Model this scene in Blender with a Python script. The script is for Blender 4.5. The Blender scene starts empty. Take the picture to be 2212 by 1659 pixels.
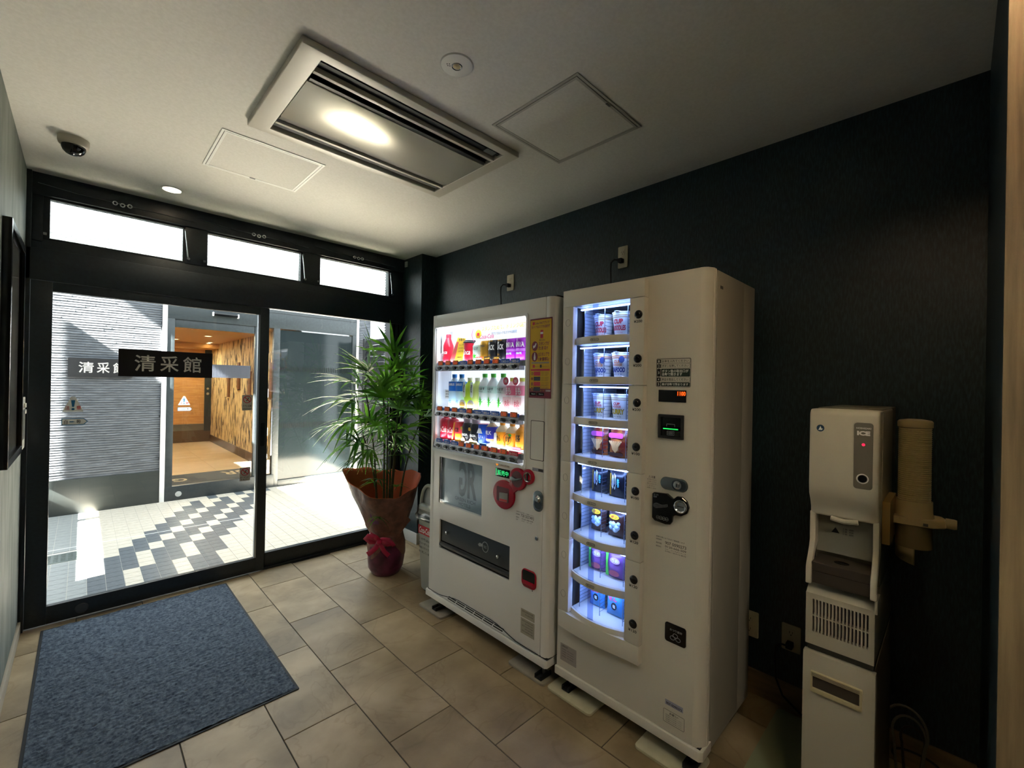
import bpy, bmesh, math, random
from mathutils import Vector, Matrix
rnd = random.Random(7)
PI = math.pi
sc = bpy.context.scene
COL = sc.collection

# ------------------------------------------------------------------ camera
CAMH = 1.464
yaw, pitch, roll = 0.77586766, 0.00189016, 0.01882119
fwd = Vector((math.sin(yaw)*math.cos(pitch), math.cos(yaw)*math.cos(pitch), math.sin(pitch)))
r0 = Vector((math.cos(yaw), -math.sin(yaw), 0)); u0 = r0.cross(fwd)
rt = math.cos(roll)*r0 + math.sin(roll)*u0
up = -math.sin(roll)*r0 + math.cos(roll)*u0
cam = bpy.data.cameras.new('camera'); camo = bpy.data.objects.new('camera', cam); COL.objects.link(camo)
cam.sensor_fit = 'HORIZONTAL'; cam.sensor_width = 36.0; cam.lens = 36.0*944.6913/2212
cam.clip_start = 0.02; cam.clip_end = 200
camo.matrix_world = Matrix(((rt.x, up.x, -fwd.x, 0), (rt.y, up.y, -fwd.y, 0), (rt.z, up.z, -fwd.z, CAMH), (0, 0, 0, 1)))
sc.camera = camo
sc.view_settings.view_transform = 'Standard'; sc.view_settings.look = 'None'
sc.view_settings.gamma = 1; sc.view_settings.use_curve_mapping = False
sc.view_settings.exposure = 1.8
sc.cycles.use_denoising = True
sc.cycles.max_bounces = 10; sc.cycles.diffuse_bounces = 5; sc.cycles.glossy_bounces = 4
sc.cycles.transmission_bounces = 6; sc.cycles.transparent_max_bounces = 24
sc.cycles.caustics_reflective = False; sc.cycles.caustics_refractive = False
sc.cycles.sample_clamp_indirect = 60.0

# ------------------------------------------------------------------ sky and sun
SKY = 1.75
w = bpy.data.worlds.new('sky'); sc.world = w; w.use_nodes = True
bg = w.node_tree.nodes['Background']; bg.inputs[0].default_value = (0.86, 0.94, 1.0, 1); bg.inputs[1].default_value = SKY
SUN_DIR = Vector((1.0, 0.16, -0.81)).normalized()
sl = bpy.data.lights.new('sun', 'SUN'); sl.energy = 95.0; sl.angle = 0.009; sl.color = (1.0, 0.96, 0.9)
so = bpy.data.objects.new('sun', sl); COL.objects.link(so)
so.rotation_euler = SUN_DIR.to_track_quat('-Z', 'Y').to_euler(); so.location = (-6, -3, 9)

# ------------------------------------------------------------------ materials
def lin(h):
    h = h.lstrip('#'); c = [int(h[i:i+2], 16)/255 for i in (0, 2, 4)]
    return tuple(x/12.92 if x <= .04045 else ((x+.055)/1.055)**2.4 for x in c) + (1,)
MATS = {}
def M(name, col='#808080', rough=0.5, metal=0.0, emit=None, es=0.0, spec=0.5, coat=0.0):
    if name in MATS: return MATS[name]
    m = bpy.data.materials.new(name); m.use_nodes = True
    b = m.node_tree.nodes['Principled BSDF']
    b.inputs['Base Color'].default_value = lin(col) if isinstance(col, str) else col
    b.inputs['Roughness'].default_value = rough; b.inputs['Metallic'].default_value = metal
    b.inputs['Specular IOR Level'].default_value = spec
    b.inputs['Coat Weight'].default_value = coat
    if emit:
        b.inputs['Emission Color'].default_value = lin(emit); b.inputs['Emission Strength'].default_value = es
    MATS[name] = m
    return m
def nt(m): return m.node_tree.nodes, m.node_tree.links, m.node_tree.nodes['Principled BSDF']
def noise_mat(name, c0, c1, scale=8, rough=0.6, bump=0.0, detail=4, stretch=(1, 1, 1), bscale=None, lo=.35, hi=.65, c2=None, per_object=False, spec=0.5, bdist=.002, metal=0.0):
    m = M(name, c0, rough, spec=spec, metal=metal); N, L, b = nt(m)
    tc = N.new('ShaderNodeTexCoord'); mp = N.new('ShaderNodeMapping'); L.new(tc.outputs['Object'], mp.inputs[0])
    mp.inputs['Scale'].default_value = stretch
    src = mp.outputs[0]
    if per_object:
        oi = N.new('ShaderNodeObjectInfo'); mu = N.new('ShaderNodeVectorMath'); mu.operation = 'MULTIPLY_ADD'
        cx = N.new('ShaderNodeCombineXYZ')
        for i in range(3): L.new(oi.outputs['Random'], cx.inputs[i])
        L.new(cx.outputs[0], mu.inputs[0]); mu.inputs[1].default_value = (37, 53, 71); L.new(src, mu.inputs[2]); src = mu.outputs[0]
    nz = N.new('ShaderNodeTexNoise'); nz.inputs['Scale'].default_value = scale; nz.inputs['Detail'].default_value = detail
    L.new(src, nz.inputs['Vector'])
    cr = N.new('ShaderNodeValToRGB'); e = cr.color_ramp.elements
    e[0].position = lo; e[0].color = lin(c0); e[1].position = hi; e[1].color = lin(c1)
    if c2: x = e.new((lo+hi)/2); x.color = lin(c2)
    L.new(nz.outputs['Fac'], cr.inputs[0]); L.new(cr.outputs[0], b.inputs['Base Color'])
    if bump:
        n2 = N.new('ShaderNodeTexNoise'); n2.inputs['Scale'].default_value = bscale or scale*3; n2.inputs['Detail'].default_value = 3
        L.new(src, n2.inputs['Vector'])
        bp = N.new('ShaderNodeBump'); bp.inputs['Strength'].default_value = bump; bp.inputs['Distance'].default_value = bdist
        L.new(n2.outputs['Fac'], bp.inputs['Height']); L.new(bp.outputs[0], b.inputs['Normal'])
    return m
def glass_mat(name, tint='#ffffff', refl=0.9, base=0.04, rough=0.0, wire=False):
    m = bpy.data.materials.new(name); m.use_nodes = True; N = m.node_tree.nodes; L = m.node_tree.links
    N.remove(N['Principled BSDF']); out = N['Material Output']
    tr = N.new('ShaderNodeBsdfTransparent'); tr.inputs[0].default_value = lin(tint)
    gl = N.new('ShaderNodeBsdfGlossy'); gl.inputs['Roughness'].default_value = rough
    lw = N.new('ShaderNodeLayerWeight'); lw.inputs['Blend'].default_value = 0.5
    p = N.new('ShaderNodeMath'); p.operation = 'POWER'; p.inputs[1].default_value = 5; L.new(lw.outputs['Facing'], p.inputs[0])
    q = N.new('ShaderNodeMath'); q.operation = 'MULTIPLY_ADD'; q.inputs[1].default_value = refl; q.inputs[2].default_value = base
    q.use_clamp = True
    L.new(p.outputs[0], q.inputs[0])
    mx = N.new('ShaderNodeMixShader'); L.new(q.outputs[0], mx.inputs[0]); L.new(tr.outputs[0], mx.inputs[1]); L.new(gl.outputs[0], mx.inputs[2])
    res = mx.outputs[0]
    if wire:   # woven safety wire inside the pane
        tc = N.new('ShaderNodeTexCoord'); s = N.new('ShaderNodeSeparateXYZ'); L.new(tc.outputs['Object'], s.inputs[0])
        hs = []
        for sg in (1, -1):
            a = N.new('ShaderNodeMath'); a.operation = 'MULTIPLY_ADD'; a.inputs[1].default_value = sg*.6
            L.new(s.outputs['X'], a.inputs[0]); L.new(s.outputs['Z'], a.inputs[2])
            f = N.new('ShaderNodeMath'); f.operation = 'PINGPONG'; f.inputs[1].default_value = .0125; L.new(a.outputs[0], f.inputs[0])
            g = N.new('ShaderNodeMath'); g.operation = 'LESS_THAN'; g.inputs[1].default_value = .0011; L.new(f.outputs[0], g.inputs[0]); hs.append(g)
        mxx = N.new('ShaderNodeMath'); mxx.operation = 'MAXIMUM'; L.new(hs[0].outputs[0], mxx.inputs[0]); L.new(hs[1].outputs[0], mxx.inputs[1])
        mu = N.new('ShaderNodeMath'); mu.operation = 'MULTIPLY'; mu.inputs[1].default_value = .4; L.new(mxx.outputs[0], mu.inputs[0])
        df = N.new('ShaderNodeBsdfDiffuse'); df.inputs[0].default_value = lin('#8a8f8c')
        m2 = N.new('ShaderNodeMixShader'); L.new(mu.outputs[0], m2.inputs[0]); L.new(res, m2.inputs[1]); L.new(df.outputs[0], m2.inputs[2]); res = m2.outputs[0]
    L.new(res, out.inputs[0]); MATS[name] = m
    return m

# ------------------------------------------------------------------ mesh helpers
def nb(): return bmesh.new()
def box(bm, x0, x1, y0, y1, z0, z1):
    v = [bm.verts.new((x, y, z)) for x in (x0, x1) for y in (y0, y1) for z in (z0, z1)]
    for f in ((0, 1, 3, 2), (4, 6, 7, 5), (0, 4, 5, 1), (2, 3, 7, 6), (0, 2, 6, 4), (1, 5, 7, 3)):
        bm.faces.new([v[i] for i in f])
    return bm
def B(*a): return box(nb(), *a)
AX = {'X': Matrix.Rotation(PI/2, 4, 'Y'), 'Y': Matrix.Rotation(-PI/2, 4, 'X'), 'Z': Matrix.Identity(4)}
def cyl(bm, c, r, h, axis='Z', n=24, r2=None):
    m = Matrix.Translation(c) @ AX[axis]
    bmesh.ops.create_cone(bm, cap_ends=True, segments=n, radius1=r, radius2=r if r2 is None else r2, depth=h, matrix=m)
    return bm
def lathe(bm, prof, n=24, c=(0, 0, 0), fn=None, cap=True, axis='Z'):
    rings = []
    for r, z in prof:
        ring = []
        for i in range(n):
            a = 2*PI*i/n
            x, y, zz = r*math.cos(a), r*math.sin(a), z
            if fn: x, y, zz = fn(r, a, z)
            p = Vector((x, y, zz))
            if axis == 'X': p = Vector((-p.z, p.x, p.y))
            elif axis == 'Y': p = Vector((p.x, -p.z, p.y))
            ring.append(bm.verts.new(p + Vector(c)))
        rings.append(ring)
    for a, b in zip(rings, rings[1:]):
        for i in range(n): bm.faces.new((a[i], a[(i+1) % n], b[(i+1) % n], b[i]))
    if cap:
        bm.faces.new(rings[0][::-1]); bm.faces.new(rings[-1])
    return bm
def tube(bm, pts, r, n=8, cap=True):
    pts = [Vector(p) for p in pts]; rings = []; ref = None
    for i, p in enumerate(pts):
        t = (pts[min(i+1, len(pts)-1)] - pts[max(i-1, 0)]).normalized()
        if ref is None: ref = t.orthogonal().normalized()
        ref = (ref - t*ref.dot(t)).normalized(); bi = t.cross(ref)
        rr = r[i] if isinstance(r, (list, tuple)) else r
        rings.append([bm.verts.new(p + (ref*math.cos(2*PI*k/n) + bi*math.sin(2*PI*k/n))*rr) for k in range(n)])
    for a, b in zip(rings, rings[1:]):
        for k in range(n): bm.faces.new((a[k], a[(k+1) % n], b[(k+1) % n], b[k]))
    if cap: bm.faces.new(rings[0][::-1]); bm.faces.new(rings[-1])
    return bm
def P3(axis, t, u, v):
    return {'X': (t, u, v), 'Y': (u, t, v), 'Z': (u, v, t)}[axis]
def prism(bm, poly, axis, t0, t1):
    a = [bm.verts.new(P3(axis, t0, u, v)) for u, v in poly]; b = [bm.verts.new(P3(axis, t1, u, v)) for u, v in poly]
    n = len(poly); bm.faces.new(a[::-1]); bm.faces.new(b)
    for i in range(n): bm.faces.new((a[i], a[(i+1) % n], b[(i+1) % n], b[i]))
    return bm
def rrect(u0, u1, v0, v1, r, n=5):
    out = []
    for cu, cv, a0 in ((u1-r, v1-r, 0), (u0+r, v1-r, 90), (u0+r, v0+r, 180), (u1-r, v0+r, 270)):
        for k in range(n+1):
            a = math.radians(a0 + 90*k/n); out.append((cu+r*math.cos(a), cv+r*math.sin(a)))
    return out
def ell(cu, cv, ru, rv, n=28): return [(cu+ru*math.cos(2*PI*k/n), cv+rv*math.sin(2*PI*k/n)) for k in range(n)]
def ring(bm, axis, t0, t1, outer, inner):
    n = len(outer)
    V = [[bm.verts.new(P3(axis, t, *p)) for p in L] for t in (t0, t1) for L in (outer, inner)]
    o0, i0, o1, i1 = V
    for k in range(n):
        j = (k+1) % n
        bm.faces.new((o0[k], o0[j], i0[j], i0[k])); bm.faces.new((o1[k], i1[k], i1[j], o1[j]))
        bm.faces.new((o0[k], o1[k], o1[j], o0[j])); bm.faces.new((i0[k], i0[j], i1[j], i1[k]))
    return bm
def panel(bm, axis, t0, t1, rect, holes):
    us = sorted({rect[0], rect[1]} | {h[i] for h in holes for i in (0, 1)}); vs = sorted({rect[2], rect[3]} | {h[i] for h in holes for i in (2, 3)})
    def solid(i, j):
        if i < 0 or j < 0 or i >= len(us)-1 or j >= len(vs)-1: return False
        cu, cv = (us[i]+us[i+1])/2, (vs[j]+vs[j+1])/2
        return not any(h[0] < cu < h[1] and h[2] < cv < h[3] for h in holes)
    vm = {}
    def V(t, i, j):
        k = (t, i, j)
        if k not in vm: vm[k] = bm.verts.new(P3(axis, (t0, t1)[t], us[i], vs[j]))
        return vm[k]
    for i in range(len(us)-1):
        for j in range(len(vs)-1):
            if not solid(i, j): continue
            for t in (0, 1): bm.faces.new([V(t, i, j), V(t, i+1, j), V(t, i+1, j+1), V(t, i, j+1)])
            for di, dj, a, b in ((-1, 0, (i, j), (i, j+1)), (1, 0, (i+1, j), (i+1, j+1)), (0, -1, (i, j), (i+1, j)), (0, 1, (i, j+1), (i+1, j+1))):
                if not solid(i+di, j+dj): bm.faces.new([V(0, *a), V(0, *b), V(1, *b), V(1, *a)])
    return bm
def finish(bm, bevel=0, seg=2, ang=30):
    bmesh.ops.recalc_face_normals(bm, faces=bm.faces)
    if bevel:
        ed = [e for e in bm.edges if len(e.link_faces) == 2 and e.calc_face_angle(0) > math.radians(ang)]
        if ed: bmesh.ops.bevel(bm, geom=ed, offset=bevel, segments=seg, affect='EDGES', profile=.6, clamp_overlap=True)
def put(o, parent=None, kind=None, label=None, cat=None, group=None, local=False):
    COL.objects.link(o)
    if parent is not None:
        o.parent = parent
        if not local: o.matrix_parent_inverse = Matrix.Translation(-parent.location)
    if kind: o['kind'] = kind
    if label: o['label'] = label
    if cat: o['category'] = cat
    if group: o['group'] = group
    return o
def obj(name, bm, m, parent=None, bevel=0, seg=2, smooth=True, local=False, sharp=32, **kw):
    finish(bm, bevel, seg)
    me = bpy.data.meshes.new(name); bm.to_mesh(me); bm.free()
    me.materials.append(m)
    if smooth and me.polygons:
        me.polygons.foreach_set('use_smooth', [True]*len(me.polygons)); me.set_sharp_from_angle(angle=math.radians(sharp))
    o = bpy.data.objects.new(name, me)
    return put(o, parent, local=local, **kw)
def thing(name, label, cat, loc=(0, 0, 0), group=None, kind=None):
    o = bpy.data.objects.new(name, None); o.location = loc; o.empty_display_size = .05
    o2 = put(o, None, kind=kind, label=label, cat=cat, group=group)
    return o2
def struct(name, bm, m, parent=None, **kw): return obj(name, bm, m, parent, kind=None if parent else 'structure', **kw)
def group_root(name):
    o = bpy.data.objects.new(name, None); put(o, kind='structure'); return o
def dup(root, loc, rz=0, label=None, name=None):
    r = root.copy(); COL.objects.link(r); r.location = loc; r.rotation_euler = (0, 0, rz)
    if label: r['label'] = label
    for ch in list(root.children):
        c = ch.copy(); COL.objects.link(c); c.parent = r
        for g in ch.children:
            d = g.copy(); COL.objects.link(d); d.parent = c
    return r
def tmesh(s, bold=0.0, shear=0.0):
    cu = bpy.data.curves.new('t', 'FONT'); cu.body = s; cu.resolution_u = 3; cu.offset = bold; cu.shear = shear
    o = bpy.data.objects.new('t', cu); me = bpy.data.meshes.new_from_object(o)
    bpy.data.objects.remove(o); bpy.data.curves.remove(cu)
    return me
def text(s, rect, face, t, m, parent, bold=0.01, shear=0.0, mirror=False, name='lettering', wrap=None, local=False, keep=False, flip=False, label=None):
    """text filling rect (u0,u1,v0,v1) as the reader sees it (u = reader's right). face '-X': u=-Y; '-Y': u=X; 'Z': u=X,v=Y"""
    me = tmesh(s, bold, shear)
    if not me.vertices: return None
    xs = [v.co.x for v in me.vertices]; ys = [v.co.y for v in me.vertices]
    x0, x1, y0, y1 = min(xs), max(xs), min(ys), max(ys)
    u0, u1, v0, v1 = rect
    su = (u1-u0)/max(x1-x0, 1e-6); sv = (v1-v0)/max(y1-y0, 1e-6)
    if keep: su = sv = min(su, sv)
    cu_, cv_ = (u0+u1)/2, (v0+v1)/2
    for v in me.vertices:
        a = (v.co.x-(x0+x1)/2)*su*(-1 if mirror else 1); b = (v.co.y-(y0+y1)/2)*sv*(-1 if flip else 1)
        u, vv = cu_+a, cv_+b
        if wrap:                       # bend round a can of that radius whose axis stands at t
            an = u/wrap; v.co = (t-(wrap+.0004)*math.cos(an), -(wrap+.0004)*math.sin(an), vv)
        elif face == '-X': v.co = (t, -u, vv)
        elif face == '-Y': v.co = (u, t, vv)
        elif face == 'Z': v.co = (u, vv, t)
    me.materials.clear(); me.materials.append(m); me.name = name
    return put(bpy.data.objects.new(name, me), parent, local=local, label=label)
def Ylab(y0, y1): return (-max(y0, y1), -min(y0, y1))   # reader's u range on a -X face from world Y range
def textX(s, y0, y1, z0, z1, x, m, parent, **kw):
    u = Ylab(y0, y1); return text(s, (u[0], u[1], z0, z1), '-X', x, m, parent, **kw)

W, D, CE, LX = 2.334, 3.72, 2.639, -0.244
# ------------------------------------------------------------------ common materials
white_paint = M('white_paint', '#d9d8d2', .35)
machine_white = M('machine_white', '#e8e8e5', .28)
machine_cream = M('machine_cream', '#d6d2c6', .33)
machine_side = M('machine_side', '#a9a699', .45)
black_frame = noise_mat('black_aluminium', '#121a20', '#19232a', 60, .42, bump=.06, bscale=300)
dark_metal = M('dark_metal', '#1a1c1e', .4, .6)
rubber = M('rubber', '#0c0c0d', .7)
chrome = M('chrome', '#c9ccce', .18, 1.0)
steel = M('steel', '#8d9092', .3, 1.0)
black_gloss = M('black_gloss', '#08090a', .15)
black_matte = M('black_matte', '#0b0c0d', .6)
ink = M('black_ink', '#1a1a1b', .6)
ink_grey = M('grey_ink', '#4c4c4c', .6)
wht = M('white_ink', '#f2f2ee', .5)
red = M('red_plastic', '#a5112c', .25)
red_ink = M('red_ink', '#c01f2e', .5)
glass = glass_mat('clear_glass', '#fbfdfc')
glass_wire = glass_mat('wired_glass', '#eef2ee', wire=True)
glass_thin = glass_mat('display_pane', '#fbfdff', .55, .02)
glass_dark = glass_mat('smoked_pane', '#6d7478', .6, .04)
grey_paint = noise_mat('graphite_paint', '#272d30', '#2e3538', 40, .38)
ceil_m = noise_mat('ceiling_paper', '#d6d4cd', '#dedcd6', 90, .8, bump=.25, bscale=320, bdist=.001)
wall_dark = noise_mat('blue_black_paper', '#18262b', '#33464d', 26, .40, bump=.35, bscale=90, stretch=(6, 6, 1.2), lo=.42, hi=.8, bdist=.0015)
wall_left_m = noise_mat('grey_green_paper', '#5f665f', '#7c8079', 7, .62, bump=.35, bscale=60, stretch=(2, 2, .5), bdist=.0015)
grout_m = M('grout', '#3a362f', .85)
grout_out = M('pale_grout', '#c9c4ba', .85)

# ------------------------------------------------------------------ room shell
# floor: slate-look tiles laid in running bond, each a part of the floor
fl = struct('floor', B(-.6, 3.2, -2.6, 3.80, -.06, -.004), grout_m)
tile_m = noise_mat('stone_tile', '#7a694e', '#ad9a7b', 3.0, .5, bump=.3, detail=9, per_object=True, c2='#938163', lo=.34, hi=.68, bscale=40, bdist=.003)
N_, L_, b_ = nt(tile_m)
# faint dark veins over the mottling
tcn = N_.new('ShaderNodeTexCoord'); oin = N_.new('ShaderNodeObjectInfo')
vm_ = N_.new('ShaderNodeVectorMath'); vm_.operation = 'MULTIPLY_ADD'; cxn = N_.new('ShaderNodeCombineXYZ')
for i in range(3): L_.new(oin.outputs['Random'], cxn.inputs[i])
L_.new(cxn.outputs[0], vm_.inputs[0]); vm_.inputs[1].default_value = (31, 17, 5); L_.new(tcn.outputs['Object'], vm_.inputs[2])
nv = N_.new('ShaderNodeTexNoise'); nv.inputs['Scale'].default_value = 2.6; nv.inputs['Detail'].default_value = 8; nv.inputs['Distortion'].default_value = 1.4
L_.new(vm_.outputs[0], nv.inputs['Vector'])
rv = N_.new('ShaderNodeValToRGB'); rv.color_ramp.elements[0].position = .485; rv.color_ramp.elements[0].color = (1, 1, 1, 1)
rv.color_ramp.elements[1].position = .53; rv.color_ramp.elements[1].color = (1, 1, 1, 1)
q_ = rv.color_ramp.elements.new(.505); q_.color = (.84, .81, .77, 1)
L_.new(nv.outputs['Fac'], rv.inputs[0])
mxn = N_.new('ShaderNodeMix'); mxn.data_type = 'RGBA'; mxn.blend_type = 'MULTIPLY'; mxn.inputs[0].default_value = .8
oldsrc = b_.inputs['Base Color'].links[0].from_socket
L_.new(oldsrc, mxn.inputs[6]); L_.new(rv.outputs[0], mxn.inputs[7]); L_.new(mxn.outputs[2], b_.inputs['Base Color'])
TW, TL = .3063, .6045; GAP = .0022
full = None
for k in range(-5, 5):
    x0 = .911 + TW*k; x1 = x0+TW
    cx0, cx1 = max(x0+GAP, LX), min(x1-GAP, W)
    if cx1 - cx0 < .01: continue
    oy = 2.205 if k % 2 == 0 else 1.903
    for j in range(-8, 4):
        y0 = oy + TL*j; y1 = y0+TL
        if y1 < -2.3 or y0 > 3.73: continue
        cy1 = min(y1-GAP, 3.735); cy0 = y0+GAP
        if cy1 - cy0 < .02: continue
        if abs((cx1-cx0)-(TW-2*GAP)) < 1e-4 and abs((cy1-cy0)-(TL-2*GAP)) < 1e-4:
            if full is None:
                full = obj('tile', B(-TW/2+GAP, TW/2-GAP, -TL/2+GAP, TL/2-GAP, -.012, 0), tile_m, fl, bevel=.0012, seg=1); o = full
            else:
                o = full.copy(); COL.objects.link(o)
            o.location = ((x0+x1)/2, (y0+y1)/2, rnd.uniform(-.0004, .0002))
        else:
            obj('tile', B(cx0, cx1, cy0, cy1, -.012, 0), tile_m, fl, bevel=.0012, seg=1)
for k in range(3):   # hall tiles to the right of the passage end, out of frame
    obj('tile', B(W+.004+.3*k, W+.3+.3*k, -2.3, -.3, -.012, 0), tile_m, fl)
struct('ceiling', B(LX-.1, 3.3, -2.6, D+.12, CE, CE+.08), ceil_m)
struct('wall_right', B(W, W+.1, -.07, 3.9, 0, CE), wall_dark)
struct('wall_left', B(LX-.1, LX, -2.6, 3.9, 0, CE), wall_left_m)
struct('wall_back', B(1.37, 3.2, -.2, -.07, 0, CE), wall_dark)
wood_strip = noise_mat('wood_veneer', '#6d5b43', '#a18c6a', 3, .5, bump=.4, bscale=40, stretch=(14, 14, .8), detail=8, bdist=.002)
struct('trim_1', B(1.356, 1.37, -.205, -.065, 0, CE), wood_strip)
struct('wall_hall', B(3.1, 3.2, -2.6, -.2, 0, CE), wall_left_m)
struct('wall_rear', B(LX, 3.2, -2.7, -2.6, 0, CE), wall_left_m)
struct('wall_pillar', B(2.182, W, 3.42, D+.1, 0, CE), wall_dark)
bb_wood = noise_mat('baseboard_wood', '#6f5e46', '#8a7658', 5, .5, stretch=(1, 1, 6))
struct('baseboard_right', B(W-.009, W, -.065, 3.42, 0, .118), bb_wood, bevel=.002)
struct('baseboard_back', B(1.372, W-.01, -.07, -.061, 0, .118), bb_wood, bevel=.002)
struct('baseboard_left', B(LX, LX+.012, -2.5, D-.02, 0, .07), M('baseboard_pale', '#a09786', .5), bevel=.002)
bbp = M('baseboard_white', '#c5c8c8', .45)
struct('baseboard_pillar', B(2.173, 2.182, 3.411, D-.01, 0, .1), bbp, bevel=.002)
struct('baseboard_pillar_front', B(2.182, W-.01, 3.411, 3.42, 0, .1), bbp, bevel=.002)

# ------------------------------------------------------------------ entrance front: frame, sliding leaf, fixed light, hopper windows
F0 = D+.045   # plane of the fixed frame
t1 = group_root('trim_2')
struct('lintel', B(LX, 2.182, D+.028, D+.12, 2.06, 2.262), black_frame, t1, bevel=.002)
struct('door_header', B(LX, 2.182, D-.012, D+.03, 2.018, 2.20), black_frame, t1, bevel=.003)
struct('head', B(LX, 2.182, D+.005, D+.12, 2.515, CE), black_frame, t1, bevel=.002)
struct('mullion', B(.49, .612, D+.022, D+.12, 2.262, 2.515), black_frame, t1, bevel=.002)
struct('mullion', B(1.262, 1.392, D+.022, D+.12, 2.262, 2.515), black_frame, t1, bevel=.002)
struct('jamb', B(LX, LX+.02, D-.012, D+.12, 0, CE), black_frame, t1, bevel=.002)
struct('jamb', B(LX+.02, -.18, D+.022, D+.12, 2.25, 2.52), black_frame, t1, bevel=.002)
for i, x in enumerate((2.062, 2.105, 2.148)):
    struct('track', B(x, x+.026, D+.02, D+.12, 0, 2.06), black_frame, t1, bevel=.002)
alu = M('bright_track', '#9aa0a6', .3, .8)
for x in (2.088, 2.131):
    struct('track_seal', B(x, x+.017, D+.06, D+.12, 0, 2.06), alu, t1)
struct('jamb', B(2.052, 2.182, D+.03, D+.12, 2.06, 2.515), black_frame, t1, bevel=.002)
struct('sill', B(LX, 2.182, D+.052, D+.10, -.005, .012), steel, t1)
# sliding leaf (nearer the room)
d1 = group_root('door_1')
YL0, YL1 = D-.004, D+.034
struct('stile', B(LX+.022, -.134, YL0, YL1, .012, 2.016), black_frame, d1, bevel=.002)
struct('stile', B(.957, 1.012, YL0, YL1, .012, 2.016), black_frame, d1, bevel=.002)
struct('bottom_rail', B(-.134, .957, YL0, YL1, .012, .115), black_frame, d1, bevel=.002)
struct('top_rail', B(-.134, .957, YL0, YL1, 1.96, 2.016), black_frame, d1, bevel=.002)
struct('pane', B(-.134, .957, D+.012, D+.018, .115, 1.96), glass, d1, smooth=False)
struct('glazing_bead', B(.944, .957, D-.001, D+.03, .115, 1.96), alu, d1)
struct('floor_guide_cap', lathe(nb(), [(.0001, 0), (.03, 0), (.03, .003), (.026, .006), (.0001, .006)], 24, (.015, YL0, .058), axis='Y', cap=False), M('guide_cap', '#3b3d3f', .4), d1)
struct('handle_plate', prism(nb(), rrect(.968, 1.0, .96, 1.14, .012), 'Y', YL0-.004, YL0+.002), dark_metal, d1)
# fixed light
d2 = group_root('door_2')
struct('stile', B(1.006, 1.03, D+.04, D+.085, .012, 2.06), black_frame, d2, bevel=.002)
struct('bottom_rail', B(1.0, 2.062, D+.04, D+.085, .012, .12), black_frame, d2, bevel=.002)
struct('top_rail', B(1.0, 2.062, D+.04, D+.085, 2.048, 2.065), black_frame, d2, bevel=.002)
struct('bottom_seal', B(1.01, 2.17, D+.02, D+.042, 0, .014), black_frame, d2)
struct('pane', B(1.03, 2.062, D+.058, D+.064, .12, 2.048), glass, d2, smooth=False)
# hopper windows
def hopper(n, x0, x1):
    wd = group_root('window_%d' % n)
    z0, z1 = 2.262, 2.515
    struct('sash', panel(nb(), 'Y', D+.03, D+.06, (x0-.03, x1+.03, z0, z1+.02), [(x0, x1, 2.275, 2.503)]), black_frame, wd, bevel=.0015)
    struct('pane', B(x0, x1, D+.043, D+.049, 2.275, 2.503), glass_wire, wd, smooth=False)
    xm = (x0+x1)/2
    bm = nb()
    for dx in (-.035, 0, .035):
        lathe(bm, [(.007, -.004), (.013, -.004), (.0155, 0), (.013, .004), (.007, .004), (.007, -.004)], 16, (xm+dx, D-.002, 2.557-.004*(dx == 0)), axis='Y', cap=False)
    struct('latch', bm, chrome, wd)
    struct('latch_wire', tube(nb(), [(x0-.05, D+.002, 2.578), (xm-.2, D+.0, 2.562), (xm, D-.001, 2.56), (xm+.2, D, 2.556), (x1+.05, D+.002, 2.55)], .0018, 6), steel, wd)
    struct('stay_arm', tube(nb(), [(x1+.012, D+.024, 2.485), (x1+.02, D+.018, 2.4), (x1+.028, D+.016, 2.296)], .0042, 8), chrome, wd)
    bm = nb(); cyl(bm, (x1+.03, D+.016, 2.292), .009, .02, 'Y', 12); cyl(bm, (x1+.012, D+.022, 2.488), .006, .016, 'Y', 12)
    struct('stay_pivot', bm, steel, wd)
    struct('catch', B(x0-.026, x0-.012, D+.016, D+.03, 2.288, 2.302), steel, wd)
hopper(1, -.152, .478); hopper(2, .62, 1.25); hopper(3, 1.405, 2.035)
# little sensor at the pillar corner
o = obj('door_sensor', B(2.172, 2.182, 3.665, 3.705, 2.565, 2.615), white_paint, bevel=.002, cat='sensor', label='tiny white sensor high on the dark pillar beside the third window')
# ------------------------------------------------------------------ outside passage
Y2 = 6.58
cream_t = noise_mat('cream_paver', '#c4bbab', '#d2c9ba', 30, .42, bump=.15, bscale=200)
dark_t = noise_mat('slate_paver', '#565c61', '#62686d', 40, .4, bump=.2, bscale=200)
shaded_t = noise_mat('shaded_paver', '#8d908f', '#9a9d9b', 30, .4, bump=.15, bscale=200)  # shade on the left pavers put into a greyer colour
ext = struct('floor_exterior', B(-9, 9, D+.105, 7.4, -.06, -.0035), grout_out)
PX, X0g, Y0g = .0983, .040, 4.027
def tile_kind(i, j):
    if i < 0: return shaded_t
    def rng(a, b): return a <= j < b
    dark = False
    topd = {0: 4, 1: 8, 2: 10}.get(i, 6+2*i)
    bot = 0 if i < 8 else {8: 4, 9: 8}.get(i, 2*i-10)
    dark = bot <= j < topd
    if i in (2, 5) and j < 4: dark = False
    if i in (3, 6) and rng(4, 8): dark = False
    if i >= 4 and rng(2*i, 2*i+2): dark = False
    if i >= 7 and rng(2*i-6, 2*i-4): dark = False
    if i == 10 and j >= 20: dark = False
    if i == 13 and j >= 20: dark = False
    return dark_t if dark else cream_t
cells = []
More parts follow.
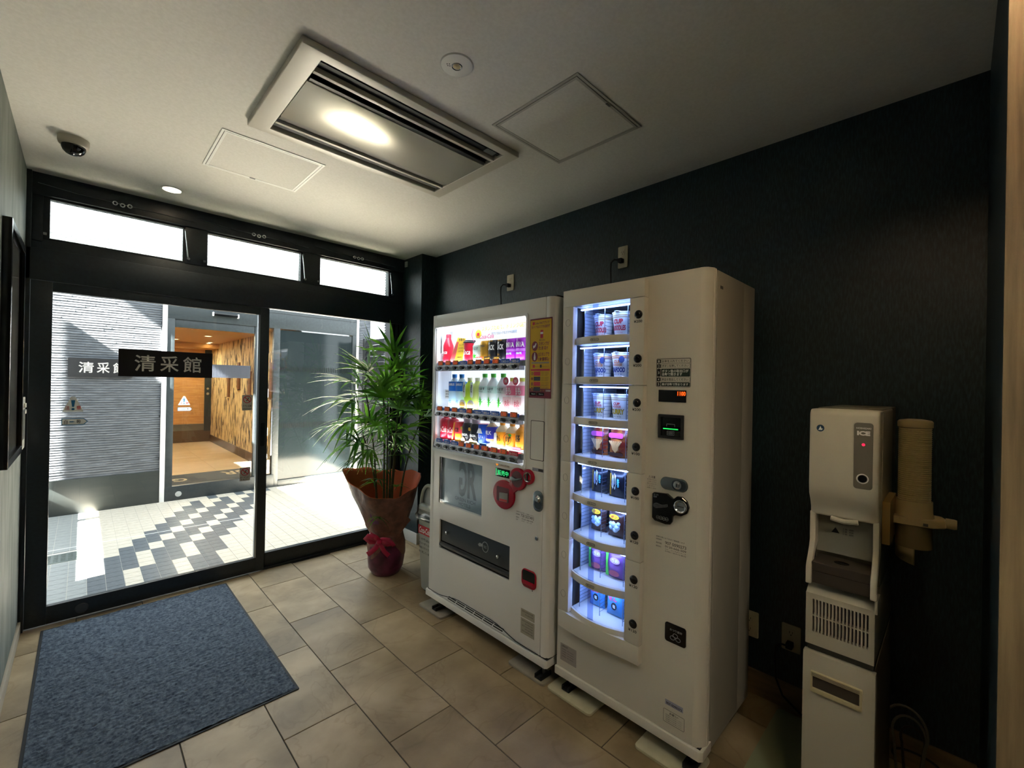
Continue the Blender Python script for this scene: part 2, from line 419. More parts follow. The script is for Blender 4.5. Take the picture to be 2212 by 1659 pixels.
for i in range(-4, 34):
    for j in range(-2, 26):
        x = X0g + PX*i; y = Y0g + .0985*j
        if y < D+.11 or y+.0985 > Y2+.02: continue
        if -.21 < x+.05 < .02 and 4.9 < y+.05 < 5.18: continue
        seen = x+.1 > -.05*y and x < .46*y+.35
        cells.append((0 if seen else 1, math.hypot(x, y), i, j, x, y))
cells.sort()
protos = {}
rest = {}
for n, (u, d, i, j, x, y) in enumerate(cells):
    m = tile_kind(i, j)
    if n < 296 and not u:
        if m.name not in protos:
            protos[m.name] = obj('tile', B(.0015, PX-.0015, .0015, .097, -.008, 0), m, ext, smooth=False); o = protos[m.name]
        else:
            o = protos[m.name].copy(); COL.objects.link(o)
        o.location = (x, y, 0)
    else:
        box(rest.setdefault(m.name, nb()), x+.0015, x+PX-.0015, y+.0015, y+.097, -.008, 0)
for k, bm in rest.items(): obj('paving_tiles', bm, MATS[k], ext, smooth=False, kind='stuff')
struct('joint_strip', B(-.6, 3.6, 5.295, 5.306, -.004, .0012), wht, ext)
# drain grate
bm = panel(nb(), 'Z', -.02, .001, (-.42, .024, 4.93, 5.16), [(xx, xx+.026, yy, yy+.016) for xx in [-.40+.042*a for a in range(10)] for yy in [4.955+.032*b for b in range(6)]])
struct('drain_grate', bm, M('grate_steel', '#7f8a88', .35, .7), ext, smooth=False)
struct('drain_pit', B(-.42, .024, 4.93, 5.16, -.058, -.03), black_matte, ext)
# opposite building
brick_m = noise_mat('split_brick', '#44474c', '#5c6066', 9, .7, bump=.5, bscale=70, stretch=(1, 1, 6))
grout_b = M('brick_bed', '#3a3d40', .8)
wo = struct('wall_opposite', panel(nb(), 'Y', Y2+.012, Y2+.2, (-3.0, 3.27, -.06, 2.985), [(.72, 3.03, -.05, 2.42)]), grout_b)
def bricks(rects, y, sgn=-1, axis='Y', seed=3):
    bm = nb(); r = random.Random(seed)
    for u0, u1, z0, z1 in rects:
        z = z0; row = 0
        while z < z1 - .01:
            u = u0 - r.random()*.2
            while u < u1:
                L_ = r.uniform(.16, .27); a, b = max(u, u0), min(u+L_-.0016, u1); u += L_
                if b-a < .01: continue
                d = r.uniform(.0085, .0115); zt = min(z+.0232, z1)
                e = d*.45
                pr = [(a, d, z), (b, d, z), (b, d, z+.012), (a, d, z+.012), (a, e, zt), (b, e, zt), (b, -.006, zt), (a, -.006, zt), (a, -.006, z), (b, -.006, z)]
                V = [bm.verts.new((q[0], y+sgn*q[1], q[2]) if axis == 'Y' else (y+sgn*q[1], q[0], q[2])) for q in pr]
                for f in ((0, 1, 2, 3), (3, 2, 5, 4), (4, 5, 6, 7), (8, 9, 1, 0), (0, 3, 4, 7, 8), (1, 9, 6, 5, 2)):
                    bm.faces.new([V[k] for k in f])
            z += .0262; row += 1
    return bm
o = obj('brick_courses', bricks([(-.75, .655, .375, 2.80), (.655, 3.27, 2.455, 2.80), (3.075, 3.27, 0, 2.455)], Y2+.012), brick_m, wo, smooth=False, kind='stuff')
plinth_m = noise_mat('plinth_paint', '#2b302f', '#333837', 3, .32)
struct('plinth', B(-3.0, .66, Y2-.012, Y2+.012, 0, .375), plinth_m, wo, bevel=.003)
struct('coping', B(-3.0, 3.3, Y2-.012, Y2+.2, 2.80, 2.99), M('coping_white', '#d5d6d4', .5), wo, bevel=.003)
trimw = M('white_trim', '#e9eaea', .3)
struct('corner_trim', B(.66, .706, Y2-.018, Y2+.012, 0, 2.45), trimw, wo, bevel=.002)  # glare of a shiny metal strip put into its white colour
struct('corner_trim', B(3.035, 3.07, Y2-.018, Y2+.012, 0, 2.45), trimw, wo, bevel=.002)
struct('head_trim', B(.706, 3.035, Y2-.018, Y2+.012, 2.43, 2.45), trimw, wo, bevel=.002)
# opposite automatic door
d3 = group_root('door_3')
struct('header', B(.706, 3.035, Y2-.012, Y2+.15, 2.18, 2.43), grey_paint, d3, bevel=.003)
struct('header_line', B(.706, 3.035, Y2-.014, Y2-.01, 2.385, 2.389), black_matte, d3)
struct('jamb', B(.706, .778, Y2-.012, Y2+.12, 0, 2.18), grey_paint, d3, bevel=.003)
struct('jamb', B(2.972, 3.035, Y2-.012, Y2+.12, 0, 2.18), grey_paint, d3, bevel=.003)
struct('leaf_top_rail', B(.778, 1.63, Y2+.01, Y2+.06, 2.085, 2.18), grey_paint, d3, bevel=.002)
struct('leaf_bottom_rail', B(.706, 1.885, Y2-.02, Y2+.06, .0, .172), grey_paint, d3, bevel=.003)
struct('leaf_stile', B(1.635, 1.70, Y2+.0, Y2+.06, .172, 2.18), grey_paint, d3, bevel=.003)
struct('leaf_stile', B(1.86, 1.94, Y2-.012, Y2+.06, 0, 2.18), grey_paint, d3, bevel=.003)
struct('pane', B(.778, 1.635, Y2+.03, Y2+.036, .172, 2.085), glass, d3, smooth=False)
struct('pane', B(1.70, 1.86, Y2+.03, Y2+.036, .172, 2.18), glass, d3, smooth=False)
struct('guide_cap', lathe(nb(), [(.0001, 0), (.032, 0), (.032, .006), (.0001, .01)], 20, (.84, Y2-.018, .075), axis='Y', cap=False), M('cap_grey', '#a8aaa8', .4), d3)
film = M('grey_film', '#1e2629', .1, spec=.35)
fx = struct('film_panel', B(1.94, 2.972, Y2+.01, Y2+.03, .085, 2.165), film, d3, smooth=False)
struct('panel_sill', B(1.94, 2.972, Y2-.016, Y2+.06, 0, .085), grey_paint, d3, bevel=.002)
for zc in (1.625, .835):
    for k in range(37):
        x = 1.955+.0262*k
        struct('safety_dash', B(x, x+.011, Y2+.0085, Y2+.0101, zc-.035, zc+.035), M('dash_dark', '#090c0d', .5, spec=.2), d3, smooth=False)
so_ = thing('door_sensor_bar', 'small black motion sensor bar on the header of the door across the passage', 'sensor', (1.29, Y2-.05, 2.29))
obj('housing', B(1.16, 1.42, Y2-.062, Y2-.012, 2.262, 2.30), black_gloss, so_, bevel=.008)
obj('end_cap', B(1.146, 1.162, Y2-.056, Y2-.012, 2.258, 2.306), trimw, so_, bevel=.003)
obj('end_cap', B(1.418, 1.434, Y2-.056, Y2-.012, 2.258, 2.306), trimw, so_, bevel=.003)
for zc, hh in ((1.29, .06), (.766, .055), (.43, .03)):
    struct('pull_handle', B(1.735, 1.80, Y2-.035, Y2+.0, zc-hh, zc+hh), trimw, d3, bevel=.008)
struct('pull_bar', B(1.83, 1.846, Y2-.045, Y2-.02, .44, 1.04), chrome, d3, bevel=.005)
# lobby behind it
lw = M('lobby_plaster', '#c79a63', .6)
lob = group_root('wall_lobby')
lob_tile = noise_mat('lobby_tile', '#c2a57c', '#d0b58c', 3, .35, per_object=True)
lf = struct('floor_lobby', B(-.8, 3.3, Y2+.13, 12.6, -.06, -.004), grout_m)
for i in range(5):
    for j in range(10):
        obj('tile', B(-.3+.62*i, .316+.62*i, 6.75+.62*j, 7.366+.62*j, -.01, 0), lob_tile, lf, smooth=False)
wood_door = noise_mat('orange_wood', '#b8824a', '#cf9a5c', 5, .45, stretch=(.7, 1, 5), detail=6)
struct('end_panel', B(-.8, 2.04, 12.4, 12.5, .42, 2.25), wood_door, lob)
struct('end_panel_kick', B(-.8, 2.04, 12.385, 12.5, .27, .42), steel, lob)
struct('end_plinth', B(-.8, 2.17, 12.38, 12.5, 0, .27), M('dark_plinth', '#5a4634', .5), lob)
struct('door_post', B(2.04, 2.17, 12.37, 12.5, .25, 2.25), grey_paint, lob)
bm = nb(); cyl(bm, (2.1, 12.36, 1.12), .03, .03, 'Y', 16); cyl(bm, (2.1, 12.36, 1.24), .025, .02, 'Y', 16)
struct('door_knob', bm, chrome, lob)
bark = M('bark_paper', '#c8a468', .65); N_, L_, b_ = nt(bark)
tc = N_.new('ShaderNodeTexCoord'); mp = N_.new('ShaderNodeMapping'); mp.inputs['Scale'].default_value = (1, 9, 1.6); L_.new(tc.outputs['Object'], mp.inputs[0])
nz = N_.new('ShaderNodeTexNoise'); nz.inputs['Scale'].default_value = 1.9; nz.inputs['Detail'].default_value = 7; nz.inputs['Distortion'].default_value = .8; L_.new(mp.outputs[0], nz.inputs['Vector'])
cr = N_.new('ShaderNodeValToRGB'); e = cr.color_ramp.elements; e[0].position = .515; e[0].color = lin('#e2c994'); e[1].position = .57; e[1].color = lin('#3c3026')
L_.new(nz.outputs['Fac'], cr.inputs[0]); L_.new(cr.outputs[0], b_.inputs['Base Color'])
struct('paper_wall', B(2.17, 2.27, Y2+.13, 12.5, .16, 2.25), bark, lob)
struct('paper_plinth', B(2.155, 2.27, Y2+.13, 12.5, 0, .16), MATS['dark_plinth'], lob)
struct('side_wall', B(-.9, -.8, Y2+.2, 12.5, 0, 2.25), lw, lob)
struct('ceiling_lobby', B(-.9, 2.27, Y2+.16, 12.5, 2.25, 2.4), lw)
struct('soffit', B(-.8, 2.17, 11.6, 12.4, 2.15, 2.25), lw, lob)
panelb = noise_mat('red_brown_wood', '#6b4428', '#7f5533', 8, .5, stretch=(1, 1, .2))
for yy, z0, z1 in ((7.7, 1.15, 1.75), (8.3, 1.3, 1.72), (9.0, 1.08, 1.62), (9.8, 1.28, 1.8), (10.6, 1.1, 1.55)):
    p = thing('wall_shelf_box', {7.7: 'nearest brown wooden board on the bark-patterned lobby wall', 8.3: 'second brown wooden board along the bark-patterned lobby wall', 9.0: 'middle brown wooden board on the bark-patterned lobby wall', 9.8: 'fourth brown wooden board along the bark-patterned lobby wall', 10.6: 'farthest brown wooden board on the bark-patterned lobby wall'}[yy], 'wall board', (2.16, yy, z0), 'boards on the lobby wall')
    obj('board', B(2.15, 2.17, yy-.09, yy+.09, z0, z1), panelb, p, bevel=.003)
    obj('ledge', B(2.12, 2.17, yy-.11, yy+.11, z0-.02, z0), bark, p)
lamp_m = M('lamp_glow', '#ffffff', .5, emit='#ffd9a0', es=7)
for n_, (x, y) in enumerate(((1.62, 9.6), (1.3, 10.9), (1.93, 11.2), (1.95, 11.5))):
    t = thing('downlight', ('glowing recessed downlight nearest the glass in the lobby ceiling', 'glowing recessed downlight at the left of the lobby ceiling', 'upper of the two small lights near the lobby corner', 'lower of the two small lights near the lobby corner')[n_], 'ceiling light', (x, y, 2.25), 'lobby downlights')
    zt = 2.25 if y < 11.4 else 2.15
    zt = 2.25
    obj('trim_ring', lathe(nb(), [(.05, 0), (.064, 0), (.064, -.008), (.05, -.004)], 20, (x, y, zt), cap=False), white_paint, t)
    obj('lens', lathe(nb(), [(.0001, -.003), (.05, -.003), (.05, 0), (.0001, 0)], 20, (x, y, zt), cap=False), lamp_m, t)
for x, y, e in ((1.0, 8.0, 11), (1.0, 10.0, 11), (1.55, 11.6, 7)):
    l = bpy.data.lights.new('lobby_lamp', 'AREA'); l.energy = e; l.size = .5; l.color = (1, .88, .66)
    lo = bpy.data.objects.new('lobby_lamp', l); lo.location = (x, y, 2.12 if y > 11 else 2.22); COL.objects.link(lo)
mat_l = thing('lobby_mat', 'dark grey logo doormat on the lobby floor behind the far door', 'mat', (1.35, 7.6, 0))
obj('mat_body', B(.85, 2.0, 6.98, 8.24, 0, .008), noise_mat('lobby_mat_pile', '#3d4144', '#474b4e', 60, .9), mat_l)
pale = M('logo_beige', '#cdb892', .7)
text('GR', (1.55, 1.95, 7.80, 8.10), 'Z', .009, pale, mat_l, bold=.02, flip=True, mirror=True)
text('G', (.93, 1.1, 7.68, 7.92), 'Z', .009, pale, mat_l, bold=.02, flip=True, mirror=True)
check = M('mat_check', '#575b5d', .9)
bm = nb()
for k in range(7):
    for q in range(4):
        if (k*2+q) % 3 == 0: box(bm, .9+.1*k, .99+.1*k, 7.02+.12*q, 7.13+.12*q, .008, .0088)
obj('check_pattern', bm, check, mat_l, smooth=False)
# our own brick skin outside the right end of the front
ob = struct('wall_exterior', B(2.12, 3.6, D+.125, D+.235, 0, 3.0), grout_b)
obj('brick_courses', bricks([(D+.125, D+.24, 0, 3.0)], 2.12, -1, 'X', 5), brick_m, ob, smooth=False, kind='stuff')
# dark louvred screen closing the right end of the passage
fn_ = thing('louvre_screen', 'tall black louvred screen beyond the palm at the passage end', 'screen', (3.16, 6.0, 0))
lv = M('louvre_black', '#1e2123', .45)
obj('post', B(3.13, 3.18, 5.70, 5.76, 0, 2.14), lv, fn_, bevel=.003); obj('post', B(3.13, 3.18, 6.50, 6.55, 0, 2.14), lv, fn_, bevel=.003)
pr = None
for k in range(24):
    if pr is None: o = pr = obj('slat', prism(nb(), [(3.14, 0), (3.146, .0), (3.176, .085), (3.168, .088)], 'Y', 5.76, 6.50), lv, fn_)
    else: o = pr.copy(); COL.objects.link(o)
    if o.type == 'MESH': o.location = (0, 0, .04+.0865*k)
# prism on Y uses (x,z) pairs
# unseen boards and block, added to shape the low sun in the passage
blocker = thing('sun_blocker', 'unseen boards added left of the passage to shape its sunlight', 'screen', (-1.3, 5, 0))
obj('lower_board', B(-1.32, -1.28, 4.20, 6.396, 0, 1.03), grey_paint, blocker)
obj('upper_board', B(-1.32, -1.28, 4.20, 5.98, 1.175, 2.6), grey_paint, blocker)
obj('tall_board', B(-1.32, -1.28, 5.98, 6.396, 1.175, 2.99), grey_paint, blocker)
obj('rear_board', B(-1.32, -1.28, -1.5, 4.20, 0, 2.6), grey_paint, blocker)
obj('post', B(-1.33, -1.27, 6.003, 6.085, 0, 3.7), grey_paint, blocker)  # added post, shades the far panel left of its sunlit wedge
struct('wall_sun_block', B(-4.2, -4.0, -6, 10, 5.973, 9.4), white_paint)  # unseen block, added to cut off the sun above the lit band
struct('roof', B(-.45, 3.6, -2.7, D+.24, 2.9, 3.0), M('roof_grey', '#808080', .8))

# ------------------------------------------------------------------ signs and stickers on the glass
plate_k = M('sign_black', '#141112', .3)
silver = M('silver_letter', '#cfcdc6', .35, .2)
s1 = thing('door_sign', 'black hotel annex name plate fixed on the near sliding glass door', 'sign', (.407, D, 1.47))
obj('plate', prism(nb(), rrect(.158, .657, 1.472, 1.646, .003, 2), 'Y', D+.004, D+.0118), plate_k, s1)
for ch, a, b in (('清', .236, .342), ('采', .366, .465), ('館', .489, .592)):
    text(ch, (a, b, 1.507, 1.614), '-Y', D+.0035, silver, s1, bold=.010)
s2 = thing('wall_sign', 'dark hotel annex name plate mounted on the brick wall across the passage', 'sign', (.15, Y2, 1.46))
obj('plate', prism(nb(), rrect(-.115, .40, 1.465, 1.665, .003, 2), 'Y', Y2-.03, Y2-.004), M('sign_grey_black', '#232325', .35), s2)
for ch, a, b in (('清', -.036, .082), ('采', .106, .209), ('館', .236, .345)):
    text(ch, (a, b, 1.508, 1.625), '-Y', Y2-.0305, silver, s2, bold=.010)
s3 = thing('door_sign', 'pale ribbed back of a plate on the far glass door', 'sign', (1.34, Y2, 1.48))
bm = nb(); box(bm, 1.085, 1.588, Y2+.018, Y2+.0298, 1.484, 1.65)
for k in range(33): box(bm, 1.09+.0152*k, 1.098+.0152*k, Y2+.0155, Y2+.018, 1.485, 1.649)
obj('plate', bm, M('plate_back', '#3a3e48', .5), s3, smooth=False)
clear = M('sticker_white', '#e3e6e3', .5); blue = M('sticker_blue', '#1d6f9c', .5)
def caution(name, x0, x1, z0, z1, y, lab, lab2, za0, za1, scale_txt):
    t = thing(name, lab, 'sticker', ((x0+x1)/2, y, z0))
    xm = (x0+x1)/2
    obj('triangle', prism(nb(), [(x0, z0), (x1, z0), (xm+.008, z1), (xm-.008, z1)], 'Y', y-.0008, y), clear, t)
    h = z1-z0
    obj('exclamation', prism(nb(), [(xm-.004, z0+h*.32), (xm+.004, z0+h*.32), (xm+.009, z0+h*.75), (xm-.009, z0+h*.75)], 'Y', y-.0016, y-.0008), blue, t)
    obj('exclamation_dot', prism(nb(), ell(xm, z0+h*.17, .007, .007, 14), 'Y', y-.0016, y-.0008), blue, t)
    text('注', (x0+.012, xm-.014, z0+.012, z0+.036), '-Y', y-.0016, red_ink, t); text('意', (xm+.014, x1-.012, z0+.012, z0+.036), '-Y', y-.0016, red_ink, t)
    t = thing('arrow_sticker', lab2, 'sticker', (xm, y, za0))
    a, b = x0-.002, x1+.02; zm = (za0+za1)/2; q = .018
    obj('arrow_outline', prism(nb(), [(a, za0), (b-q, za0), (b, zm), (b-q, za1), (a, za1)], 'Y', y-.0006, y), blue, t)
    obj('arrow', prism(nb(), [(a+.004, za0+.004), (b-q-.002, za0+.004), (b-.005, zm), (b-q-.002, za1-.004), (a+.004, za1-.004)], 'Y', y-.0012, y-.0006), clear, t)
    text('自', (a+.01, a+.026, za0+.008, za1-.008), '-Y', y-.0018, ink_grey, t); text('動', (b-.05, b-.032, za0+.008, za1-.008), '-Y', y-.0018, ink_grey, t)
    obj('arrow_mark', prism(nb(), [(a+.034, zm-.003), (b-.066, zm-.003), (b-.056, zm), (b-.066, zm+.003), (a+.034, zm+.003)], 'Y', y-.0018, y-.0012), blue, t)
caution('warning_sticker', -.086, .006, 1.252, 1.345, D+.0115, 'triangular caution sticker on the left of the near glass door', 'blue edged arrow sticker under the triangle on the near door', 1.172, 1.212, 1)
caution('warning_sticker', .825, .945, 1.142, 1.25, Y2+.0295, 'triangular caution sticker on the far glass door', 'blue edged arrow sticker under the triangle on the far door', 1.07, 1.115, 1)
def nosign(x0, x1, z0, z1, lab, lines):
    y = D+.0115; t = thing('door_notice', lab, 'sticker', ((x0+x1)/2, y, z0), 'notices on the near door')
    xm = (x0+x1)/2; r = (x1-x0)*.4; zc = z1-r-.006
    obj('backing', prism(nb(), rrect(x0, x1, z0, z1, .004, 2), 'Y', y-.0006, y), M('notice_grey', '#b9b6b2', .5), t)
    obj('no_ring', ring(nb(), 'Y', y-.0014, y-.0006, ell(xm, zc, r, r), ell(xm, zc, r*.82, r*.82)), red_ink, t)
    s = r*.7
    obj('no_bar', prism(nb(), [(xm-s, zc+s-.004), (xm-s+.004, zc+s), (xm+s, zc-s+.004), (xm+s-.004, zc-s)], 'Y', y-.0017, y-.0012), red_ink, t)
    text('ﾉ', (xm-r*.4, xm+r*.4, zc-r*.5, zc+r*.5), '-Y', y-.0012, ink_grey, t, bold=.03)
    for s_, a, b in lines: text(s_, (x0+.006, x1-.006, z0+a, z0+b), '-Y', y-.0012, ink, t)
nosign(.848, .916, 1.235, 1.350, 'grey do not touch notice halfway up the near glass door', (('ドアに注意', .026, .041), ('CAUTION', .008, .016)))
nosign(.842, .911, .708, .808, 'grey do not touch notice low on the near glass door', (('ドアに', .020, .031), ('ちゅうい', .004, .016)))
# ------------------------------------------------------------------ drink vending machine (front plane XM, faces -X)
XM = 1.618
dm = thing('drink_vending_machine', 'wide white drink vending machine with three lit rows of bottles and cans', 'vending machine', (1.95, 1.9, 0))
DY0, DY1 = 1.372, 2.403
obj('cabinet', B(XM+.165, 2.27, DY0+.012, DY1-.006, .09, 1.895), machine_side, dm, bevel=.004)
WIN = (1.545, 2.362, 1.047, 1.826)
SLOT = (1.644, 2.277, .432, .611)
GRP = (1.877, 2.291, .714, 1.002)
bm = panel(nb(), 'X', XM, XM+.07, (1.421, 2.350, .138, 1.9), [WIN[:1]+(2.350,)+WIN[2:], SLOT, GRP])
obj('front_door', bm, machine_white, dm, bevel=.0015)
bm = nb(); prism(bm, [(XM+.02, 1.421), (XM+.004, 1.419), (XM+.001, 1.412), (XM+.004, 1.392), (XM+.016, 1.377), (XM+.04, DY0), (XM+.155, DY0), (XM+.155, 1.421)], 'Z', .138, 1.9)
obj('door_edge', bm, machine_white, dm)
bm = nb(); prism(bm, [(XM+.155, 2.394), (XM+.02, 2.394), (XM+.02, 2.352), (XM+.004, 2.352), (XM+.001, 2.36), (XM+.003, 2.39), (XM+.02, DY1), (XM+.155, DY1)], 'Z', .138, 1.9)
bmj = bm
o = obj('hinge_edge', bmj, machine_white, dm)
obj('seam', B(XM+.157, XM+.167, DY0+.004, DY1-.006, .13, 1.894), black_matte, dm)
obj('door_cap', B(XM+.06, XM+.155, 1.41, 2.396, 1.865, 1.899), machine_white, dm)
obj('door_core', B(XM+.13, XM+.158, 1.41, 2.396, .14, 1.02), machine_side, dm)
obj('base_pan', B(XM+.1, XM+.2, DY0+.01, DY1, .09, .14), machine_side, dm)
bm = nb(); prism(bm, [(XM+.1, DY0+.004), (XM+.006, DY0+.004), (XM-.004, DY0+.016), (XM-.004, DY1+.01), (XM+.01, DY1+.016), (XM+.1, DY1+.01)], 'Z', .09, .128)
obj('base_plinth', bm, machine_white, dm, bevel=.003)
obj('base_gap', B(XM+.008, XM+.1, DY0+.008, DY1, .126, .139), black_matte, dm)
# arched vent over the plinth
vent = obj('vent_panel', prism(nb(), [(2.30, .138), (2.24, .139), (2.17, .156), (2.08, .172), (1.75, .172), (1.68, .16), (1.60, .139), (1.56, .138)], 'X', XM-.003, XM+.004), machine_white, dm, bevel=.0015)
obj('vent_edge', tube(nb(), [(XM-.003, y, z) for y, z in ((2.34, .139), (2.27, .140), (2.22, .147), (2.17, .158), (2.12, .168), (2.07, .1735), (1.78, .1735), (1.73, .17), (1.68, .161), (1.63, .149), (1.58, .140), (1.43, .139))], .0022, 6), black_matte, vent)
for k in range(6):
    y0 = 2.15 - .083*k
    for zc, e in ((.163, 0), (.150, .01)):
        obj('vent_slot', prism(nb(), [(y0+.012+e, zc-.0035), (y0-.06+e, zc-.0035), (y0-.066+e, zc+.002), (y0-.06+e, zc+.0035), (y0+.012+e, zc+.0035)], 'X', XM-.0042, XM-.003), black_matte, vent, smooth=False)
obj('top_hinge', B(XM+.03, XM+.1, 1.374, 1.39, 1.9, 1.908), black_matte, dm)
# lit display
disp_white = M('display_back', '#101214', .5, emit='#eef6ff', es=.36)
side_blue = M('display_side', '#dfe9f2', .35)
obj('display_back', B(XM+.15, XM+.156, 1.53, 2.385, 1.03, 1.84), disp_white, dm, smooth=False)
obj('display_side_wall', B(XM+.03, XM+.15, 2.386, 2.392, 1.03, 1.84), side_blue, dm)
obj('display_side_wall', B(XM+.07, XM+.15, 1.524, 1.53, 1.03, 1.84), side_blue, dm)
obj('display_floor', B(XM+.07, XM+.15, 1.53, 2.386, 1.03, 1.045), white_paint, dm)
obj('display_roof', B(XM+.07, XM+.15, 1.53, 2.386, 1.828, 1.84), white_paint, dm)
obj('light_tube', tube(nb(), [(XM+.085, 1.55, 1.812), (XM+.085, 2.37, 1.812)], .010, 10), M('tube_glow', '#ffffff', .5, emit='#f4f8ff', es=1.2), dm)
fr = M('display_frame', '#eef1f2', .25)
obj('display_frame', ring(nb(), 'X', XM-.006, XM+.02, rrect(WIN[0]-.008, WIN[1]+.008, WIN[2]-.012, WIN[3]+.006, .012), rrect(WIN[0]+.004, WIN[1]-.004, WIN[2]+.004, WIN[3]-.006, .012)), fr, dm)
obj('display_pane', B(XM-.002, XM+.002, WIN[0], WIN[1], WIN[2], WIN[3]), glass_thin, dm, smooth=False)
obj('corner_clip', prism(nb(), rrect(2.315, 2.335, 1.655, 1.80, .009), 'X', XM+.02, XM+.03), side_blue, dm, bevel=.003)
orange = M('print_orange', '#f0921c', .5, emit='#f0921c', es=.2); pink = M('print_pink', '#d63a8a', .5, emit='#d63a8a', es=.15); bluep = M('print_blue', '#3c78b4', .5); yellow = M('print_yellow', '#f2c52a', .5)
xt = XM+.0355
obj('header_panel', B(XM+.036, XM+.04, 1.535, 2.0, 1.716, 1.826), M('header_glow', '#0c0c0c', .6, emit='#fffdf8', es=.30), dm, smooth=False)
textX('スタンプためて、ドリンクGET!', 1.585, 1.945, 1.772, 1.800, xt, orange, dm, bold=.015)
textX('アプリでおトクなスマホ自販機', 1.655, 1.86, 1.744, 1.760, xt, bluep, dm, bold=.01)
textX('Coca-Cola', 1.84, 1.965, 1.728, 1.752, xt, pink, dm, bold=.01, shear=.3)
obj('logo_disc', prism(nb(), ell(1.975, 1.758, .026, .026), 'X', xt-.001, xt), yellow, dm)
obj('logo_cap', prism(nb(), rrect(1.964, 1.986, 1.748, 1.766, .003), 'X', xt-.002, xt-.001), red_ink, dm)
obj('logo_arc', ring(nb(), 'X', xt-.001, xt, [(1.985+.05*math.cos(a), 1.758+.05*math.sin(a)) for a in [(-1.0+2.0*k/14) for k in range(15)]]+[(1.985+.046*math.cos(a), 1.758+.05*math.sin(a)) for a in [(1.0-2.0*k/14) for k in range(15)]], [(1.985+.048*math.cos(a), 1.758+.05*math.sin(a)) for a in [(-1.0+2.0*k/14) for k in range(15)]]+[(1.985+.047*math.cos(a), 1.758+.05*math.sin(a)) for a in [(1.0-2.0*k/14) for k in range(15)]]), pink, dm)
rail_m = M('rail_grey', '#8e9096', .3, .5); btn_m = M('button_black', '#16171a', .2); bez = M('button_bezel', '#c8ccd2', .2, .9)
cold = M('tag_blue', '#1f5bc4', .4); hot = M('tag_red', '#d51f45', .4); amber = M('price_amber', '#8a5c2c', .5); digit = M('price_digit', '#c0481c', .5, emit='#e05018', es=.16)
button_ys = [2.288, 2.21, 2.134, 2.062, 1.992, 1.919, 1.846, 1.772, 1.698, 1.624]
rows = [(1.569, ['160', '160', '160', 'C', '140', '100', '100', '100', 'C', 'C']),
        (1.284, ['160', '110', '160', 'C', '140', 'C', 'C', 'C', '130', '130']),
        (1.083, ['C', 'C', 'C', '120', '120', '150', '120', '120', '120', 'H'])]
bmesh_btn = None
for r_, (zc, tags) in enumerate(rows):
    bm = nb(); prism(bm, [(XM+.03, zc-.026), (XM-.004, zc-.026), (XM-.013, zc-.016), (XM-.008, zc+.006), (XM+.0, zc+.024), (XM+.03, zc+.026)], 'Y', 1.588, 2.342)
    # prism on Y takes (x, z)
    rail = obj('button_rail', bm, rail_m, dm)
    obj('rail_end', B(XM+.004, XM+.03, 1.557, 1.582, zc-.005, zc+.024), M('rail_end_grey', '#9fa3ad', .3), rail)
    for k, y in enumerate(button_ys):
        if bmesh_btn is None:
            be = obj('select_button', lathe(nb(), [(.0001, .012), (.010, .012), (.013, .009), (.0135, 0)], 18, (0, 0, 0), fn=lambda r, a, z: (r*math.cos(a)*1.92, r*math.sin(a)*.86, z), axis='X', cap=False), btn_m, dm, local=False)
            rg = obj('button_bezel', ring(nb(), 'X', -.008, 0, ell(0, 0, .0285, .0135), ell(0, 0, .0262, .0118)), bez, dm)
            bmesh_btn = (be, rg)
            a, b = be, rg
        else:
            a, b = bmesh_btn[0].copy(), bmesh_btn[1].copy(); COL.objects.link(a); COL.objects.link(b)
        a.location = (XM-.009, y, zc-.009); b.location = (XM-.009, y, zc-.009)
        s = tags[k]; zt = zc+.018
        if s in 'CH':
            tg = obj('hot_tag' if s == 'H' else 'cold_tag', B(XM-.006, XM-.003, y-.034, y+.034, zt-.012, zt+.016), hot if s == 'H' else cold, dm, bevel=.001)
            textX('あったか~い' if s == 'H' else 'つめた~い', y-.027, y+.027, zt-.005, zt+.009, XM-.0064, wht, tg, bold=.015)
        else:
            c_ = hot if (r_ == 2 and k > 5) else cold
            tg = obj('price_tag', B(XM-.006, XM-.003, y-.036, y+.036, zt-.012, zt+.012), c_, dm, bevel=.001)
            obj('price_window', B(XM-.0075, XM-.005, y-.025, y+.027, zt-.010, zt+.019), amber, tg, bevel=.001)
            textX(s, y-.016, y+.024, zt-.006, zt+.015, XM-.0079, digit, tg, bold=.02)
# yellow poster
po = thing('promo_poster', 'narrow yellow stamp campaign poster on the drink machine front', 'poster', (XM, 1.45, 1.4))
py = M('poster_yellow', '#d6ad2b', .25); mar = M('poster_maroon', '#701a30', .3)
PO0, PO1 = 1.377, 1.524
obj('sheet', B(XM-.0016, XM-.0003, PO0, PO1, 1.401, 1.797), mar, po)
obj('yellow_field', B(XM-.0022, XM-.0016, PO0+.005, PO1-.004, 1.448, 1.790), py, po)
x_ = XM-.0026
textX('Coke ONアプリで', 1.395, 1.49, 1.768, 1.781, x_, mar, po, bold=.02); obj('app_icon', B(x_, x_+.0004, 1.492, 1.506, 1.767, 1.781), red_ink, po)
textX('おトクなスマホ自販機', 1.39, 1.511, 1.748, 1.763, x_, mar, po, bold=.02)
obj('can_icon', prism(nb(), rrect(1.434, 1.452, 1.698, 1.738, .003), 'X', x_, x_+.0004), red_ink, po)
obj('can_band', B(x_-.0004, x_, 1.434, 1.452, 1.718, 1.728), wht, po)
textX('買うたびに', 1.42, 1.458, 1.684, 1.692, x_, mar, po, bold=.02)
for zc in (1.660, 1.607):
    obj('disc', prism(nb(), ell(1.488, zc, .020, .024), 'X', x_, x_+.0004), mar, po)
